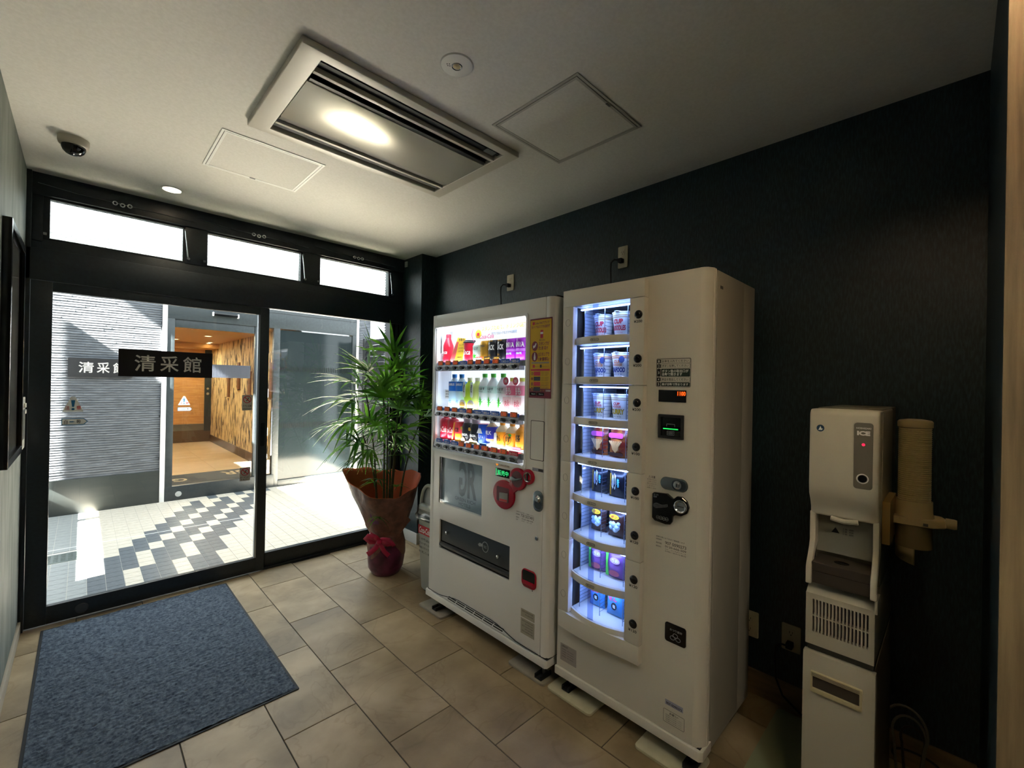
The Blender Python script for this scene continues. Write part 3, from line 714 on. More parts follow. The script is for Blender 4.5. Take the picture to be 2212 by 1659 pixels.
obj('hand_icon', prism(nb(), [(1.498, 1.648), (1.485, 1.655), (1.476, 1.672), (1.482, 1.676), (1.489, 1.664), (1.50, 1.662)], 'X', x_-.0004, x_), wht, po)
obj('bottle_icon', prism(nb(), [(1.493, 1.59), (1.483, 1.59), (1.482, 1.605), (1.4855, 1.62), (1.4855, 1.626), (1.4905, 1.626), (1.4905, 1.62), (1.494, 1.605)], 'X', x_-.0004, x_), wht, po)
textX('スタンプが', 1.392, 1.462, 1.662, 1.680, x_, mar, po, bold=.025); textX('たまる!!', 1.402, 1.462, 1.640, 1.658, x_, mar, po, bold=.025)
textX('15スタンプで', 1.392, 1.464, 1.608, 1.628, x_, mar, po, bold=.025); textX('1本無料♪', 1.392, 1.464, 1.584, 1.604, x_, mar, po, bold=.025)
obj('grey_band', B(x_, x_+.0004, 1.392, 1.508, 1.572, 1.580), M('poster_grey', '#9a927c', .5), po)
for a, b in ((1.486, 1.50), (1.44, 1.452)): obj('store_icon', B(x_, x_+.0004, a, b, 1.552, 1.566), red_ink if a > 1.46 else ink, po)
for a, b in ((1.458, 1.484), (1.394, 1.436)): textX('ダウンロード', a, b, 1.554, 1.560, x_, mar, po)
obj('red_band', B(x_, x_+.0004, 1.388, 1.512, 1.536, 1.545), red_ink, po)
for k in range(4):
    z = 1.522-.0255*k
    obj('step_disc', prism(nb(), ell(1.503, z, .007, .008, 16), 'X', x_, x_+.0004), mar, po); textX(str(k+1), 1.500, 1.506, z-.005, z+.005, x_-.0004, py, po, bold=.01)
    obj('step_picture', B(x_, x_+.0004, 1.448, 1.492, z-.010, z+.010), M('poster_navy', '#1d2230', .4) if k % 2 else red_ink, po)
    for q in range(3): textX('ボタンを押す', 1.392+.006*(q == 2), 1.440, z+.004-.007*q, z+.008-.007*q, x_, ink, po, bold=0)
for q in range(2): textX('対象商品を購入するとスタンプがたまります', 1.388, 1.512, 1.460-.008*q, 1.466-.008*q, x_, mar, po, bold=0)
textX('今すぐ、ダウンロード!', 1.42, 1.512, 1.434, 1.442, XM-.002, py, po, bold=.01)
obj('badge', B(XM-.0022, XM-.0016, 1.382, 1.412, 1.434, 1.442), M('badge_grey', '#b9b0a8', .4), po)
for a, b in ((1.473, 1.517), (1.422, 1.468)):
    obj('store_badge', prism(nb(), rrect(a, b, 1.413, 1.428, .002, 2), 'X', XM-.0022, XM-.0016), black_gloss, po)
    textX('Store', a+.006, b-.012, 1.418, 1.424, XM-.0026, wht, po)
# service flap
obj('flap_gap', ring(nb(), 'X', XM-.0004, XM+.002, rrect(1.418, 1.508, 1.090, 1.288, .006), rrect(1.421, 1.505, 1.093, 1.285, .005)), ink_grey, dm)
# advertising panel with hotel mark
ad = M('ad_panel', '#9fb0b8', .12)
adp = obj('advert_panel', B(XM+.02, XM+.026, GRP[0], GRP[1], GRP[2], GRP[3]), ad, dm)
obj('advert_pane', B(XM+.004, XM+.008, GRP[0], GRP[1], GRP[2], GRP[3]), glass_thin, dm, smooth=False)
mk = M('mark_grey', '#55636b', .4)
textX('G', 2.035, 2.112, .786, .995, XM+.0195, mk, adp, bold=.03, mirror=True)
textX('R', 1.945, 2.03, .786, .995, XM+.0195, mk, adp, bold=.03)
textX('GREEN RICH', 1.955, 2.15, .757, .778, XM+.0195, mk, adp, bold=.012); textX('HOTELS', 2.0, 2.11, .730, .750, XM+.0195, mk, adp, bold=.012)
obj('advert_edge', B(XM+.006, XM+.02, GRP[1]-.012, GRP[1], GRP[2], GRP[3]), black_gloss, dm)
# delivery slot
dk = M('slot_dark', '#1c1e20', .35)
obj('slot_box', B(XM+.12, XM+.13, SLOT[0]-.02, SLOT[1]+.02, SLOT[2]-.02, SLOT[3]+.02), dk, dm)
for a, b in ((SLOT[0]-.01, SLOT[0]), (SLOT[1], SLOT[1]+.01)): obj('slot_cheek', B(XM+.01, XM+.12, a, b, SLOT[2], SLOT[3]), dk, dm)
obj('slot_floor', B(XM+.01, XM+.12, SLOT[0], SLOT[1], SLOT[2]-.008, SLOT[2]), dk, dm)
flap = obj('delivery_flap', B(XM+.012, XM+.018, SLOT[0]+.006, SLOT[1]-.006, SLOT[2]+.045, SLOT[3]-.004), M('flap_smoke', '#3d4244', .12), dm)
obj('flap_lip', prism(nb(), [(XM+.012, .470), (XM-.004, .462), (XM-.004, .450), (XM+.012, .436)], 'Y', SLOT[0]+.004, SLOT[1]-.004), M('flap_lip_grey', '#4a4e50', .2, .3), flap)
for y in (2.20, 1.733):
    lathe_b = lathe(nb(), [(.0001, .02), (.009, .018), (.011, .012), (.009, 0)], 16, (XM+.012, y, .543 if y > 2 else .532), axis='X', cap=False)
    obj('flap_stud', lathe_b, chrome, flap)
obj('flap_mark', ring(nb(), 'X', XM+.0112, XM+.012, ell(1.852, .548, .027, .030), ell(1.852, .548, .023, .026)), M('flap_print', '#8f9496', .5), flap)
textX('取出口', 1.84, 1.865, .54, .556, XM+.0116, MATS['flap_print'], flap, bold=.01)
obj('flap_hand', prism(nb(), [(1.872, .545), (1.905, .538), (1.915, .548), (1.90, .56), (1.872, .558)], 'X', XM+.0112, XM+.012), MATS['flap_print'], flap)
# sticker, display, coin mechanism
st = obj('pay_sticker', B(XM-.0008, XM, 1.653, 1.765, 1.021, 1.047), M('pay_white', '#d5c7b8', .4), dm)
obj('pay_band', B(XM-.0014, XM-.0008, 1.655, 1.735, 1.038, 1.045), red_ink, st); textX('Coke ON Pay', 1.66, 1.73, 1.024, 1.036, XM-.0012, ink_grey, st)
obj('pay_disc', prism(nb(), ell(1.752, 1.034, .010, .011, 18), 'X', XM-.0014, XM-.0008), orange, st)
lcd = obj('status_display', B(XM-.003, XM, 1.652, 1.762, .967, 1.012), M('lcd_green_black', '#0c2218', .15), dm, bevel=.001)
textX('販売中', 1.66, 1.745, .975, 1.003, XM-.0034, M('lcd_green', '#1fa35c', .5, emit='#28c46c', es=.4), lcd, bold=.012)
obj('lcd_bar', B(XM-.0036, XM-.003, 1.753, 1.757, .971, 1.008), MATS['lcd_green'], lcd)
cm = obj('coin_mechanism', ring(nb(), 'X', XM-.018, XM, ell(1.687, .879, .080, .077, 36), rrect(1.643, 1.742, .83, .93, .02, 8)), red, dm, bevel=.005, seg=3) if False else None
def tilted(cu, cv, ru, rv, ang, n=36):
    return [(cu+ru*math.cos(t)*math.cos(ang)-rv*math.sin(t)*math.sin(ang), cv+ru*math.cos(t)*math.sin(ang)+rv*math.sin(t)*math.cos(ang)) for t in [2*PI*k/n for k in range(n)]]
cm = obj('coin_mechanism', prism(nb(), ell(1.687, .879, .082, .077, 36), 'X', XM-.014, XM), red, dm, bevel=.006, seg=3)
obj('coin_lobe', prism(nb(), ell(1.584, .978, .060, .058, 32), 'X', XM-.015, XM), red, cm, bevel=.006, seg=3)
obj('coin_lobe', prism(nb(), ell(1.512, 1.001, .041, .039, 28), 'X', XM-.014, XM), red, cm, bevel=.006, seg=3)
obj('coin_bridge', prism(nb(), [(1.66, .94), (1.61, .97), (1.585, .92), (1.635, .885)], 'X', XM-.013, XM), red, cm)
obj('coin_bridge', prism(nb(), [(1.56, 1.0), (1.52, 1.01), (1.52, .97), (1.56, .965)], 'X', XM-.0125, XM), red, cm)
rd = M('red_dark', '#5a0f1f', .35)
obj('bill_pocket', prism(nb(), rrect(1.643, 1.737, .842, .918, .006), 'X', XM-.0146, XM-.013), rd, cm)
obj('bill_slot', prism(nb(), [(1.648, .845), (1.712, .842), (1.712, .888), (1.648, .893)], 'X', XM-.019, XM-.014), M('bill_grey', '#84807e', .35), cm, bevel=.001)
obj('bill_print', prism(nb(), [(1.652, .847), (1.708, .845), (1.708, .856), (1.652, .858)], 'X', XM-.0196, XM-.019), red_ink, cm)
obj('coin_pocket', prism(nb(), ell(1.584, .978, .040, .042), 'X', XM-.0158, XM-.013), rd, cm)
obj('coin_lever', prism(nb(), [(1.628, .968), (1.628, .985), (1.61, .988), (1.59, .982), (1.55, .988), (1.548, .984), (1.585, .972), (1.61, .966)], 'X', XM-.024, XM-.016), M('lever_grey', '#6e7377', .3, .4), cm, bevel=.002)
obj('coin_slot', lathe(nb(), [(.0001, .010), (.016, .012), (.024, .018), (.026, .014), (.027, .0)], 22, (XM-.0, 1.512, 1.001), axis='X', cap=False), chrome, cm)
obj('coin_slit', B(XM-.020, XM-.011, 1.508, 1.516, .984, 1.018), black_matte, cm)
obj('model_tag', B(XM-.0008, XM, 1.417, 1.491, 1.036, 1.052), M('tag_violet', '#8f93a8', .5), dm); obj('model_tag', B(XM-.0014, XM-.0008, 1.42, 1.45, 1.038, 1.05), ink, dm)
lk = obj('lock_plate', prism(nb(), rrect(1.415, 1.477, .840, .942, .028, 8), 'X', XM-.006, XM), M('lock_steel', '#7d868b', .25, .9), dm, bevel=.002)
obj('lock_recess', prism(nb(), rrect(1.422, 1.468, .852, .893, .016, 6), 'X', XM-.0064, XM-.004), M('lock_dark', '#4d565b', .3, .8), lk)
obj('lock_core', lathe(nb(), [(.0001, .016), (.010, .016), (.014, .010), (.018, .006), (.018, 0)], 20, (XM-.0, 1.446, .901), axis='X', cap=False), chrome, lk)
obj('side_key', lathe(nb(), [(.0001, .005), (.008, .005), (.011, .002), (.011, 0)], 18, (XM, 1.453, .705), axis='X', cap=False), chrome, dm)
cr_ = obj('coin_return', prism(nb(), rrect(1.449, 1.549, .443, .535, .026, 6), 'X', XM-.006, XM), red, dm, bevel=.003)
obj('return_cup', prism(nb(), rrect(1.456, 1.541, .474, .529, .012, 5), 'X', XM-.0066, XM-.004), black_gloss, cr_)
obj('return_lip', prism(nb(), [(XM-.006, .478), (XM-.016, .474), (XM-.016, .462), (XM-.006, .452)], 'Y', 1.463, 1.534), red, cr_, bevel=.002)
obj('return_hole', prism(nb(), ell(1.476, .436, .003, .003, 10), 'X', XM-.0006, XM), black_matte, dm)
for z0, z1 in ((.283, .324), (.199, .277)):
    pl = obj('rating_plate', B(XM-.0008, XM, 1.458, 1.552, z0, z1), M('plate_beige', '#a9a494', .45), dm)
    for q in range(2 if z0 > .25 else 5): textX('飲料自動販売機', 1.468, 1.542 - .02*(q % 2), z1-.014-.013*q, z1-.006-.013*q, XM-.0012, ink_grey, pl, bold=0)
for s, a, b, z0, z1 in (('お問合せは下記へご連絡ください', 1.475, 1.60, .806, .812), ('自販機番号', 1.572, 1.60, .792, .799), ('758 5037493', 1.475, 1.565, .787, .803), ('連絡先', 1.578, 1.60, .776, .783), ('0120-308-509', 1.48, 1.558, .775, .782), ('コカ・コーラ', 1.49, 1.56, .765, .771), ('住所', 1.585, 1.60, .764, .771)):
    textX(s, a, b, z0, z1, XM-.0006, ink_grey, dm, bold=.005)
# feet on pads
def leg_foot(parent, x, y, z1, zpad=.012):
    lg = obj('leg', lathe(nb(), [(.012, zpad+.012), (.012, z1)], 12, (x, y, 0)), steel, parent)
    bm = nb(); box(bm, x-.05, x+.03, y-.022, y-.012, zpad, zpad+.022); box(bm, x-.05, x+.03, y+.012, y+.022, zpad, zpad+.022); box(bm, x-.05, x+.03, y-.022, y+.022, zpad, zpad+.008)
    obj('foot_bracket', bm, rubber, lg, bevel=.003)
for y in (2.33, 1.435): leg_foot(dm, XM+.055, y, .092)
for y in (2.33, 1.435): leg_foot(dm, 2.18, y, .092)
pad_m = noise_mat('pad_grey', '#8f887c', '#9b9488', 20, .35); pad_c = noise_mat('pad_cream', '#b7b194', '#c2bca0', 20, .5)
def pad(x0, x1, y0, y1, m, lab):
    return obj('floor_pad', prism(nb(), rrect(x0, x1, y0, y1, .018), 'Z', 0, .012), m, bevel=.003, cat='pad', label=lab, group='pads under the machine feet')
pad(1.60, 1.74, 2.225, 2.475, pad_m, 'grey pad under the door end of the drink machine')
pad(1.612, 1.75, 1.39, 1.64, pad_m, 'grey pad under the drink machine beside the noodle machine')
pad(1.618, 1.78, 1.122, 1.375, pad_c, 'cream pad under the noodle machine beside the drink machine')
pad(1.618, 1.78, .66, .905, pad_c, 'cream pad under the front corner of the noodle machine nearest the ice dispenser')

# ------------------------------------------------------------------ display dummies
PXd = XM+.085
def can(name, lab, y, z, r, h, body, grp, top=steel):
    t = thing(name, lab, 'can', (PXd, y, z), grp)
    obj('can_body', lathe(nb(), [(r*.8, 0), (r*.97, .004), (r, .01), (r, h-.016), (r*.86, h-.003), (r*.86, h)], 28), body, t, local=True)
    obj('lid', lathe(nb(), [(.0001, h+.0005), (r*.8, h+.0005), (r*.86, h+.002), (r*.86, h-.001)], 24, cap=False), top, t, local=True)
    return t
def bottle(name, lab, y, z, r, h, body, cap_m, grp, label_m=None, l0=.4, l1=.7, wave=0):
    t = thing(name, lab, 'bottle', (PXd, y, z), grp)
    pf = [(r*.85, 0), (r, .006), (r*(1-wave), h*.28), (r, h*.45), (r, h*.66), (r*.8, h*.76), (r*.38, h*.88), (r*.36, h*.92)]
    obj('bottle_body', lathe(nb(), pf, 24), body, t, local=True)
    obj('cap', lathe(nb(), [(r*.42, h*.9), (r*.43, h), (r*.36, h+.001)], 20), cap_m, t, local=True)
    if label_m: obj('wrap_label', lathe(nb(), [(r+.0006, h*l0), (r+.0006, h*l1)], 28, cap=False), label_m, t, local=True)
    return t
R1 = 'samples on the top shelf of the drink machine'; R2 = 'samples on the middle shelf of the drink machine'; R3 = 'samples on the bottom shelf of the drink machine'
cred = M('can_red', '#d61c3a', .3); fpur = M('can_purple', '#a028c0', .25); blk = M('can_black', '#15161c', .3); gold = M('can_gold', '#d4a032', .25, .5)
pet = M('pet_white', '#e8f3f2', .2); lgreen = M('cap_green', '#5fd84a', .4); lblue = M('label_blue', '#1d78e0', .3); petb = M('pet_blue', '#bfe0f2', .2)
teal_l = M('label_mint', '#c9e6df', .4); teag = M('tea_green', '#b6d83c', .3); pinkl = M('label_pink', '#f28aa8', .35); org = M('juice_orange', '#f7a52c', .3); paleb = M('cap_blue', '#2f8fe6', .35)
wl = lambda s, u, v, m, t, r, b=.02, sh=0: text(s, (u[0], u[1], v[0], v[1]), '-X', 0, m, t, wrap=r, bold=b, shear=sh, local=True)
Z1 = 1.597
t = thing('cola_bottle', 'red contour bottle at the door end of the top shelf', 'bottle', (PXd, 2.336, Z1), R1)
obj('bottle_body', lathe(nb(), [(.030, 0), (.035, .01), (.036, .03), (.031, .06), (.036, .10), (.034, .115), (.022, .145), (.016, .165)], 28), cred, t, local=True)
obj('cap', lathe(nb(), [(.017, .165), (.0175, .186), (.015, .188)], 20), M('cap_crimson', '#b5263c', .4), t, local=True)
wl('Coca', (-.028, .026), (.058, .082), wht, t, .036, .02, .3)
sh_ = thing('souvenir_card', 'slanted yellow and red card leaning beside the red contour bottle', 'card', (XM+.05, 2.18, Z1), R1)
bm = nb(); prism(bm, [(2.275, 1.598), (2.145, 1.590), (2.112, 1.742), (2.188, 1.752)], 'X', XM+.048, XM+.051)
obj('card_sheet', bm, yellow, sh_)
obj('card_stripe', prism(nb(), [(2.275, 1.598), (2.222, 1.595), (2.178, 1.725), (2.197, 1.728)], 'X', XM+.0474, XM+.048), M('card_coral', '#e05a5a', .4), sh_)
textX('京都の', 2.12, 2.18, 1.728, 1.746, XM+.0474, ink, sh_, bold=.01)
for s, z in (('おこしやす', 1.705), ('まいどおおきに', 1.685), ('いかがですか', 1.665), ('自動販売機', 1.628), ('限定デザイン', 1.608)): textX(s, 2.125+(1.70-z)*.22, 2.172+(1.70-z)*.3, z-.005, z+.006, XM+.0474, ink, sh_, bold=.01)
t = thing('cola_cup', 'red lidded cup on the top shelf beside the slanted card', 'cup', (PXd, 2.105, Z1), R1)
obj('cup_body', lathe(nb(), [(.036, 0), (.044, .118)], 28), cred, t, local=True)
obj('lid', lathe(nb(), [(.046, .116), (.047, .124), (.041, .128), (.040, .134)], 28), M('lid_black', '#20242a', .35), t, local=True)
wl('Coca', (-.030, .034), (.045, .078), wht, t, .0415, .02, .3)
t = bottle('water_bottle', 'small mint-labelled water bottle on the top shelf behind a fan leaf print', 2.03, Z1, .034, .147, pet, lgreen, R1, teal_l, .42, .66)
wl('いろはす', (-.026, .026), (.07, .088), ink, t, .0346, .01)
leafp = M('leaf_print', '#36b52c', .4)
def leaf_star(t, z, s, r):
    bm = nb(); pts = []
    for k in range(12):
        a = PI/2+2*PI*k/12; q = s*(1 if k % 2 == 0 else .42); pts.append((q*math.cos(a), z+q*math.sin(a)))
    vs = []
    for u, v in pts: an = u/r; vs.append(bm.verts.new((-(r+.0012)*math.cos(an), -(r+.0012)*math.sin(an), v)))
    c = bm.verts.new((-(r+.0022), 0, z))
    for k in range(12): bm.faces.new((c, vs[k], vs[(k+1) % 12]))
    obj('leaf_print', bm, leafp, t, smooth=False, local=True)
leaf_star(t, .032, .022, .034)
t = can('coffee_can', 'gold coffee can on the top shelf', 1.958, Z1, .036, .128, gold, R1); wl('GEORGIA', (-.024, .02), (.085, .098), ink, t, .036)
for k, (y, lab) in enumerate(((1.884, 'black coffee can next to the gold can on the top shelf'), (1.807, 'black coffee can next to the purple cans on the top shelf'))):
    t = can('coffee_can', lab, y, Z1, .037, .130, blk, R1, M('lid_dark', '#2a2c33', .3, .6))
    wl('GEORGIA', (-.030, .018), (.112, .122), gold, t, .037); wl('DEEP', (-.030, -.002), (.096, .107), wht, t, .037); wl('BLACK', (-.03, .028), (.064, .094), wht, t, .037, .03)
    wl('COFFEE', (-.028, .004), (.03, .04), gold, t, .037)
for k, (y, lab) in enumerate(((1.732, 'purple grape soda can beside the black coffee cans'), (1.655, 'purple grape soda can at the end of the top shelf'))):
    t = can('soda_can', lab, y, Z1, .039, .130, fpur, R1)
    wl('FANTA', (-.036, .036), (.072, .10), wht, t, .039, .035); wl('GRAPE', (-.022, .022), (.032, .044), M('print_mint', '#b9e6c0', .4), t, .039)
    bm = nb(); lathe(bm, [(.0395, .050), (.0395, .064)], 28, cap=False); obj('band', bm, M('band_lilac', '#c070d8', .4), t, local=True)
bottom_cards = M('card_black', '#26241f', .4)
for y, m, s in ((1.966, M('card_red', '#d8584a', .4), 'NEW'), (1.893, bottom_cards, '微糖'), (1.815, bottom_cards, '無糖')):
    t = thing('shelf_card', {1.966: 'small red card under the gold coffee can', 1.893: 'small black card under the black can by the gold can', 1.815: 'small black card under the black can by the purple cans'}[y], 'card', (XM+.03, y, 1.596), 'cards on the top rail')
    obj('card_sheet', B(XM+.034, XM+.036, y-.032, y+.026, 1.597, 1.624), m, t); textX(s, y-.024, y+.018, 1.602, 1.62, XM+.0336, gold if m is bottom_cards else wht, t, bold=.01)
Z2 = 1.312
for y, lab in ((2.262, 'blue-labelled sports drink bottle at the door end of the middle shelf'), (2.187, 'blue-labelled sports drink bottle beside the green tea bottles')):
    t = bottle('sports_bottle', lab, y, Z2, .037, .212, petb, paleb, R2, lblue, .5, .78)
    wl('AQUARIUS', (-.034, .034), (.137, .155), wht, t, .0376, .03)
    wl('ゼロ', (-.012, .012), (.03, .05), lblue, t, .038)
for y, m, lab in ((2.105, teag, 'bright green tea bottle beside the sports drinks'), (2.033, M('tea_pale', '#d4e68a', .3), 'pale green tea bottle beside the water bottles')):
    t = bottle('tea_bottle', lab, y, Z2, .036, .190, m, M('cap_cream', '#f2f2d8', .4), R2)
    obj('tea_slip', prism(nb(), rrect(-.012+.012, .012+.012, .07, .165, .011), 'X', -.0375, -.036), pet, t, local=True)
    text('綾鷹', (-.020, -.004, .10, .15), '-X', -.0379, ink, t, bold=.01, local=True)
for k, (y, lab) in enumerate(((1.965, 'mint-labelled water bottle next to the green teas'), (1.890, 'middle mint-labelled water bottle of the three'), (1.806, 'mint-labelled water bottle next to the peach drinks'))):
    t = bottle('water_bottle', lab, y, Z2, .036, .214, pet, lgreen, R2, teal_l, .47, .66)
    wl('いろはす', (-.030, .03), (.118, .134), ink, t, .0366, .012); wl('天然水', (-.02, .02), (.106, .113), ink_grey, t, .0366, .0)
    leaf_star(t, .048, .036, .036)
for y, lab in ((1.73, 'pink peach drink bottle next to the water bottles'), (1.655, 'pink peach drink bottle at the end of the middle shelf')):
    t = bottle('peach_bottle', lab, y, Z2, .037, .190, M('pet_peach', '#fbeef0', .25), M('cap_lime', '#d6e86a', .4), R2, pinkl, .50, .78)
    wl('もも', (-.02, .02), (.10, .14), wht, t, .0376, .02)
    obj('round_card', prism(nb(), ell(.012, .172, .021, .022), 'X', -.0415, -.0405), M('card_rose', '#d93a58', .4), t, local=True)
    text('白桃', (-.022, -.002, .163, .181), '-X', -.0419, wht, t, bold=.01, local=True)
    obj('price_card', prism(nb(), rrect(-.034, .034, .01, .085, .003, 2), 'X', -.0425, -.0415), M('card_pale_pink', '#f7cfd2', .4), t, local=True)
    text('桃', (-.02, .02, .02, .07), '-X', -.0429, MATS['card_rose'], t, bold=.0, local=True)
t = thing('notice_card', 'small printed card at the door end of the middle shelf', 'card', (XM+.1, 2.36, 1.38), R2)
obj('card_sheet', B(XM+.1, XM+.102, 2.335, 2.384, 1.365, 1.425), white_paint, t)
for k in range(3): textX('販売', 2.345, 2.375, 1.372+.017*k, 1.384+.017*k, XM+.0996, ink, t, bold=.02)
for y, m, lab in ((2.115, gold, 'round tea picture card under the bright green tea'), (2.035, M('card_egg', '#f1e6a8', .4), 'round tea picture card under the pale green tea')):
    t = thing('tea_card', lab, 'card', (XM+.03, y, 1.31), 'round tea cards')
    obj('card_sheet', prism(nb(), ell(y, 1.338, .034, .030), 'X', XM+.034, XM+.036), wht, t)
    obj('cup_picture', prism(nb(), ell(y, 1.334, .026, .020), 'X', XM+.0334, XM+.034), m, t)
Z3 = 1.105
for y, lab in ((2.344, 'red cola bottle at the door end of the bottom shelf'), (2.264, 'red cola bottle beside the orange straw card')):
    t = thing('cola_bottle', lab, 'bottle', (PXd, y, Z3), R3)
    obj('bottle_body', lathe(nb(), [(.036, 0), (.039, .005), (.039, .115), (.03, .13), (.017, .138)], 28), cred, t, local=True)
    obj('cap', lathe(nb(), [(.016, .136), (.0165, .148), (.014, .149)], 18), cred, t, local=True)
    wl('Coca-Cola', (-.038, .038), (.045, .082), wht, t, .039, .02, .3)
t = thing('juice_bottle', 'orange and red iced drink bottle on the bottom shelf', 'bottle', (PXd, 2.188, Z3), R3)
obj('bottle_body', lathe(nb(), [(.033, 0), (.036, .005), (.036, .09), (.034, .122)], 28), M('drink_coral', '#e8404a', .3), t, local=True)
obj('wrap_label', lathe(nb(), [(.0366, .0), (.0366, .05)], 28, cap=False), org, t, local=True)
obj('straw_card', prism(nb(), [(.03, .0), (.045, .0), (.022, .118), (.010, .116)], 'X', -.0395, -.0385), org, t, local=True); wl('ICE', (-.02, .02), (.06, .085), ink, t, .0366, .02)
for y, lab in ((2.118, 'black bottle coffee beside the iced drink'), (2.040, 'black bottle coffee beside the blue bottle')):
    t = thing('coffee_bottle', lab, 'bottle', (PXd, y, Z3+.012), R3)
    obj('bottle_body', lathe(nb(), [(.034, 0), (.036, .005), (.036, .08), (.03, .102), (.022, .110)], 28), blk, t, local=True)
    obj('cap', lathe(nb(), [(.026, .108), (.027, .134), (.025, .136)], 24), M('cap_mauve', '#b9a9b4', .3, .5), t, local=True)
    wl('GEORGIA', (-.03, .03), (.03, .045), wht, t, .0362, .03); wl('ブラック', (-.02, .024), (.016, .026), wht, t, .0362, .01)
    obj('gold_mark', prism(nb(), ell(.018, .075, .011, .011, 18), 'X', -.0372, -.036), gold, t, local=True)
    obj('bean_picture', prism(nb(), ell(-.004, .004, .020, .018, 20), 'X', -.041, -.040), M('bean_brown', '#b5886a', .4), t, local=True)
t = thing('blue_can', 'blue can with a white mountain print on the bottom shelf', 'can', (PXd, 1.963, Z3+.012), R3)
obj('can_body', lathe(nb(), [(.034, 0), (.036, .004), (.036, .112)], 28), M('can_blue', '#1f55c8', .3), t, local=True); obj('lid', lathe(nb(), [(.0001, .114), (.033, .114), (.035, .112)], 24, cap=False), M('lid_rose', '#d9406a', .3), t, local=True)
obj('mountain_print', prism(nb(), [(-.026, .058), (.026, .058), (.008, .092), (0, .084), (-.006, .09)], 'X', -.0372, -.0362), wht, t, local=True); wl('アルプス', (-.025, .025), (.03, .048), wht, t, .0362, .015)
t = bottle('cocoa_bottle', 'short blue-labelled milk bottle on the bottom shelf', 1.893, Z3+.03, .036, .118, M('pet_tan', '#c9a884', .3), M('cap_white', '#f0efe8', .4), R3, M('label_indigo', '#2a34b0', .35), .14, .72); wl('MILK', (-.026, .026), (.04, .062), wht, t, .0368, .015)
for y, lab, s in ((1.805, 'orange juice bottle with a pink cap card on the bottom shelf', 'みかん'), (1.725, 'orange yuzu drink bottle on the bottom shelf', 'ゆず')):
    t = bottle('juice_bottle', lab, y, Z3+.012, .038, .132, M('pet_amber', '#fbe6b8', .25), org, R3, org, .06, .62)
    wl(s, (-.02, .02), (.03, .066), ink, t, .0388, .02)
    if s == 'ゆず': obj('yuzu_ring', ring(nb(), 'X', -.0402, -.0392, ell(0, .048, .030, .030), ell(0, .048, .028, .028)), ink, t, local=True); obj('leaf_mark', prism(nb(), ell(-.02, .072, .012, .007, 14), 'X', -.0408, -.0398), leafp, t, local=True)
    else: obj('white_slip', prism(nb(), rrect(.006, .028, .006, .076, .009), 'X', -.0402, -.0392), wht, t, local=True)
t = bottle('tea_bottle', 'amber barley tea bottle at the end of the bottom shelf', 1.65, Z3+.012, .037, .136, org, M('cap_apricot', '#f4b878', .4), R3); wl('麦茶', (-.018, .018), (.04, .08), ink, t, .0372, .02)
obj('hot_tab', prism(nb(), rrect(-.03, .034, -.002, .012, .005), 'X', -.041, -.040), M('tab_crimson', '#d8244a', .4), t, local=True)
for y, z, m, lab in ((2.0, 1.122, M('card_cream', '#e8d78c', .4), 'thin cream strip card on the bottom rail'), (1.915, 1.118, cold, 'blue strip card on the bottom rail')):
    t = thing('strip_card', lab, 'card', (XM+.03, y, z-.01), R3); obj('card_sheet', B(XM+.034, XM+.036, y-.03, y+.03, z-.012, z+.008), m, t)
# light inside the case
al = bpy.data.lights.new('display_light', 'AREA'); al.shape = 'RECTANGLE'; al.size = .8; al.size_y = .06; al.energy = .75; al.color = (.95, .98, 1)
ao = bpy.data.objects.new('display_light', al); ao.location = (XM+.03, 1.96, 1.815); ao.rotation_euler = (0, math.radians(25), PI/2); COL.objects.link(ao)
ao.rotation_euler = Vector((.7, 0, -1)).to_track_quat('-Z', 'Y').to_euler()

for zc in (1.60, 1.318, 1.118):
    al = bpy.data.lights.new('shelf_fill', 'AREA'); al.shape = 'RECTANGLE'; al.size = .78; al.size_y = .02; al.energy = .22; al.color = (.97, .98, 1)  # added fill at each rail, brightens the fronts of the samples
    ao = bpy.data.objects.new('shelf_fill', al); ao.location = (XM+.034, 1.96, zc+.004); COL.objects.link(ao)
    ao.rotation_euler = Vector((.6, 0, 1)).to_track_quat('-Z', 'Y').to_euler()
# ------------------------------------------------------------------ cup noodle and snack machine (front plane XN)
XN = 1.647
sm = thing('snack_vending_machine', 'tall cream vending machine with eight blue-lit curved compartments', 'vending machine', (1.9, 1.0, 0))
SY0, SY1 = .645, 1.336
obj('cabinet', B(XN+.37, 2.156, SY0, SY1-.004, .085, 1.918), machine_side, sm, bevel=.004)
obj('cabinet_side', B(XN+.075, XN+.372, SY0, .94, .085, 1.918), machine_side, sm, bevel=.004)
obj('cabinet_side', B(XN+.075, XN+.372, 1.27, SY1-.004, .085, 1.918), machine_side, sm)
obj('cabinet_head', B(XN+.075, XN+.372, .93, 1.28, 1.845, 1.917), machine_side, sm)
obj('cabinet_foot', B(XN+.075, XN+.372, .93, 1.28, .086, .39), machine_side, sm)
HY0, HY1 = .955, 1.252
bm = panel(nb(), 'X', XN, XN+.06, (.68, SY1, .124, 1.918), [(HY0, HY1, .41, 1.832)])
obj('front_door', bm, machine_cream, sm, bevel=.002)
bm = nb(); prism(bm, [(XN+.06, .68), (XN, .68), (XN+.003, .668), (XN+.012, .656), (XN+.028, .648), (XN+.036, SY0-.001), (XN+.06, SY0-.001)], 'Z', .124, 1.918)
obj('door_edge', bm, machine_cream, sm)
bm = nb(); prism(bm, [(XN+.036, SY0-.006), (XN+.05, SY0-.006), (XN+.05, SY0+.01), (XN+.036, SY0+.01)], 'Z', .13, 1.914)
obj('edge_bead', bm, machine_cream, sm, bevel=.002)
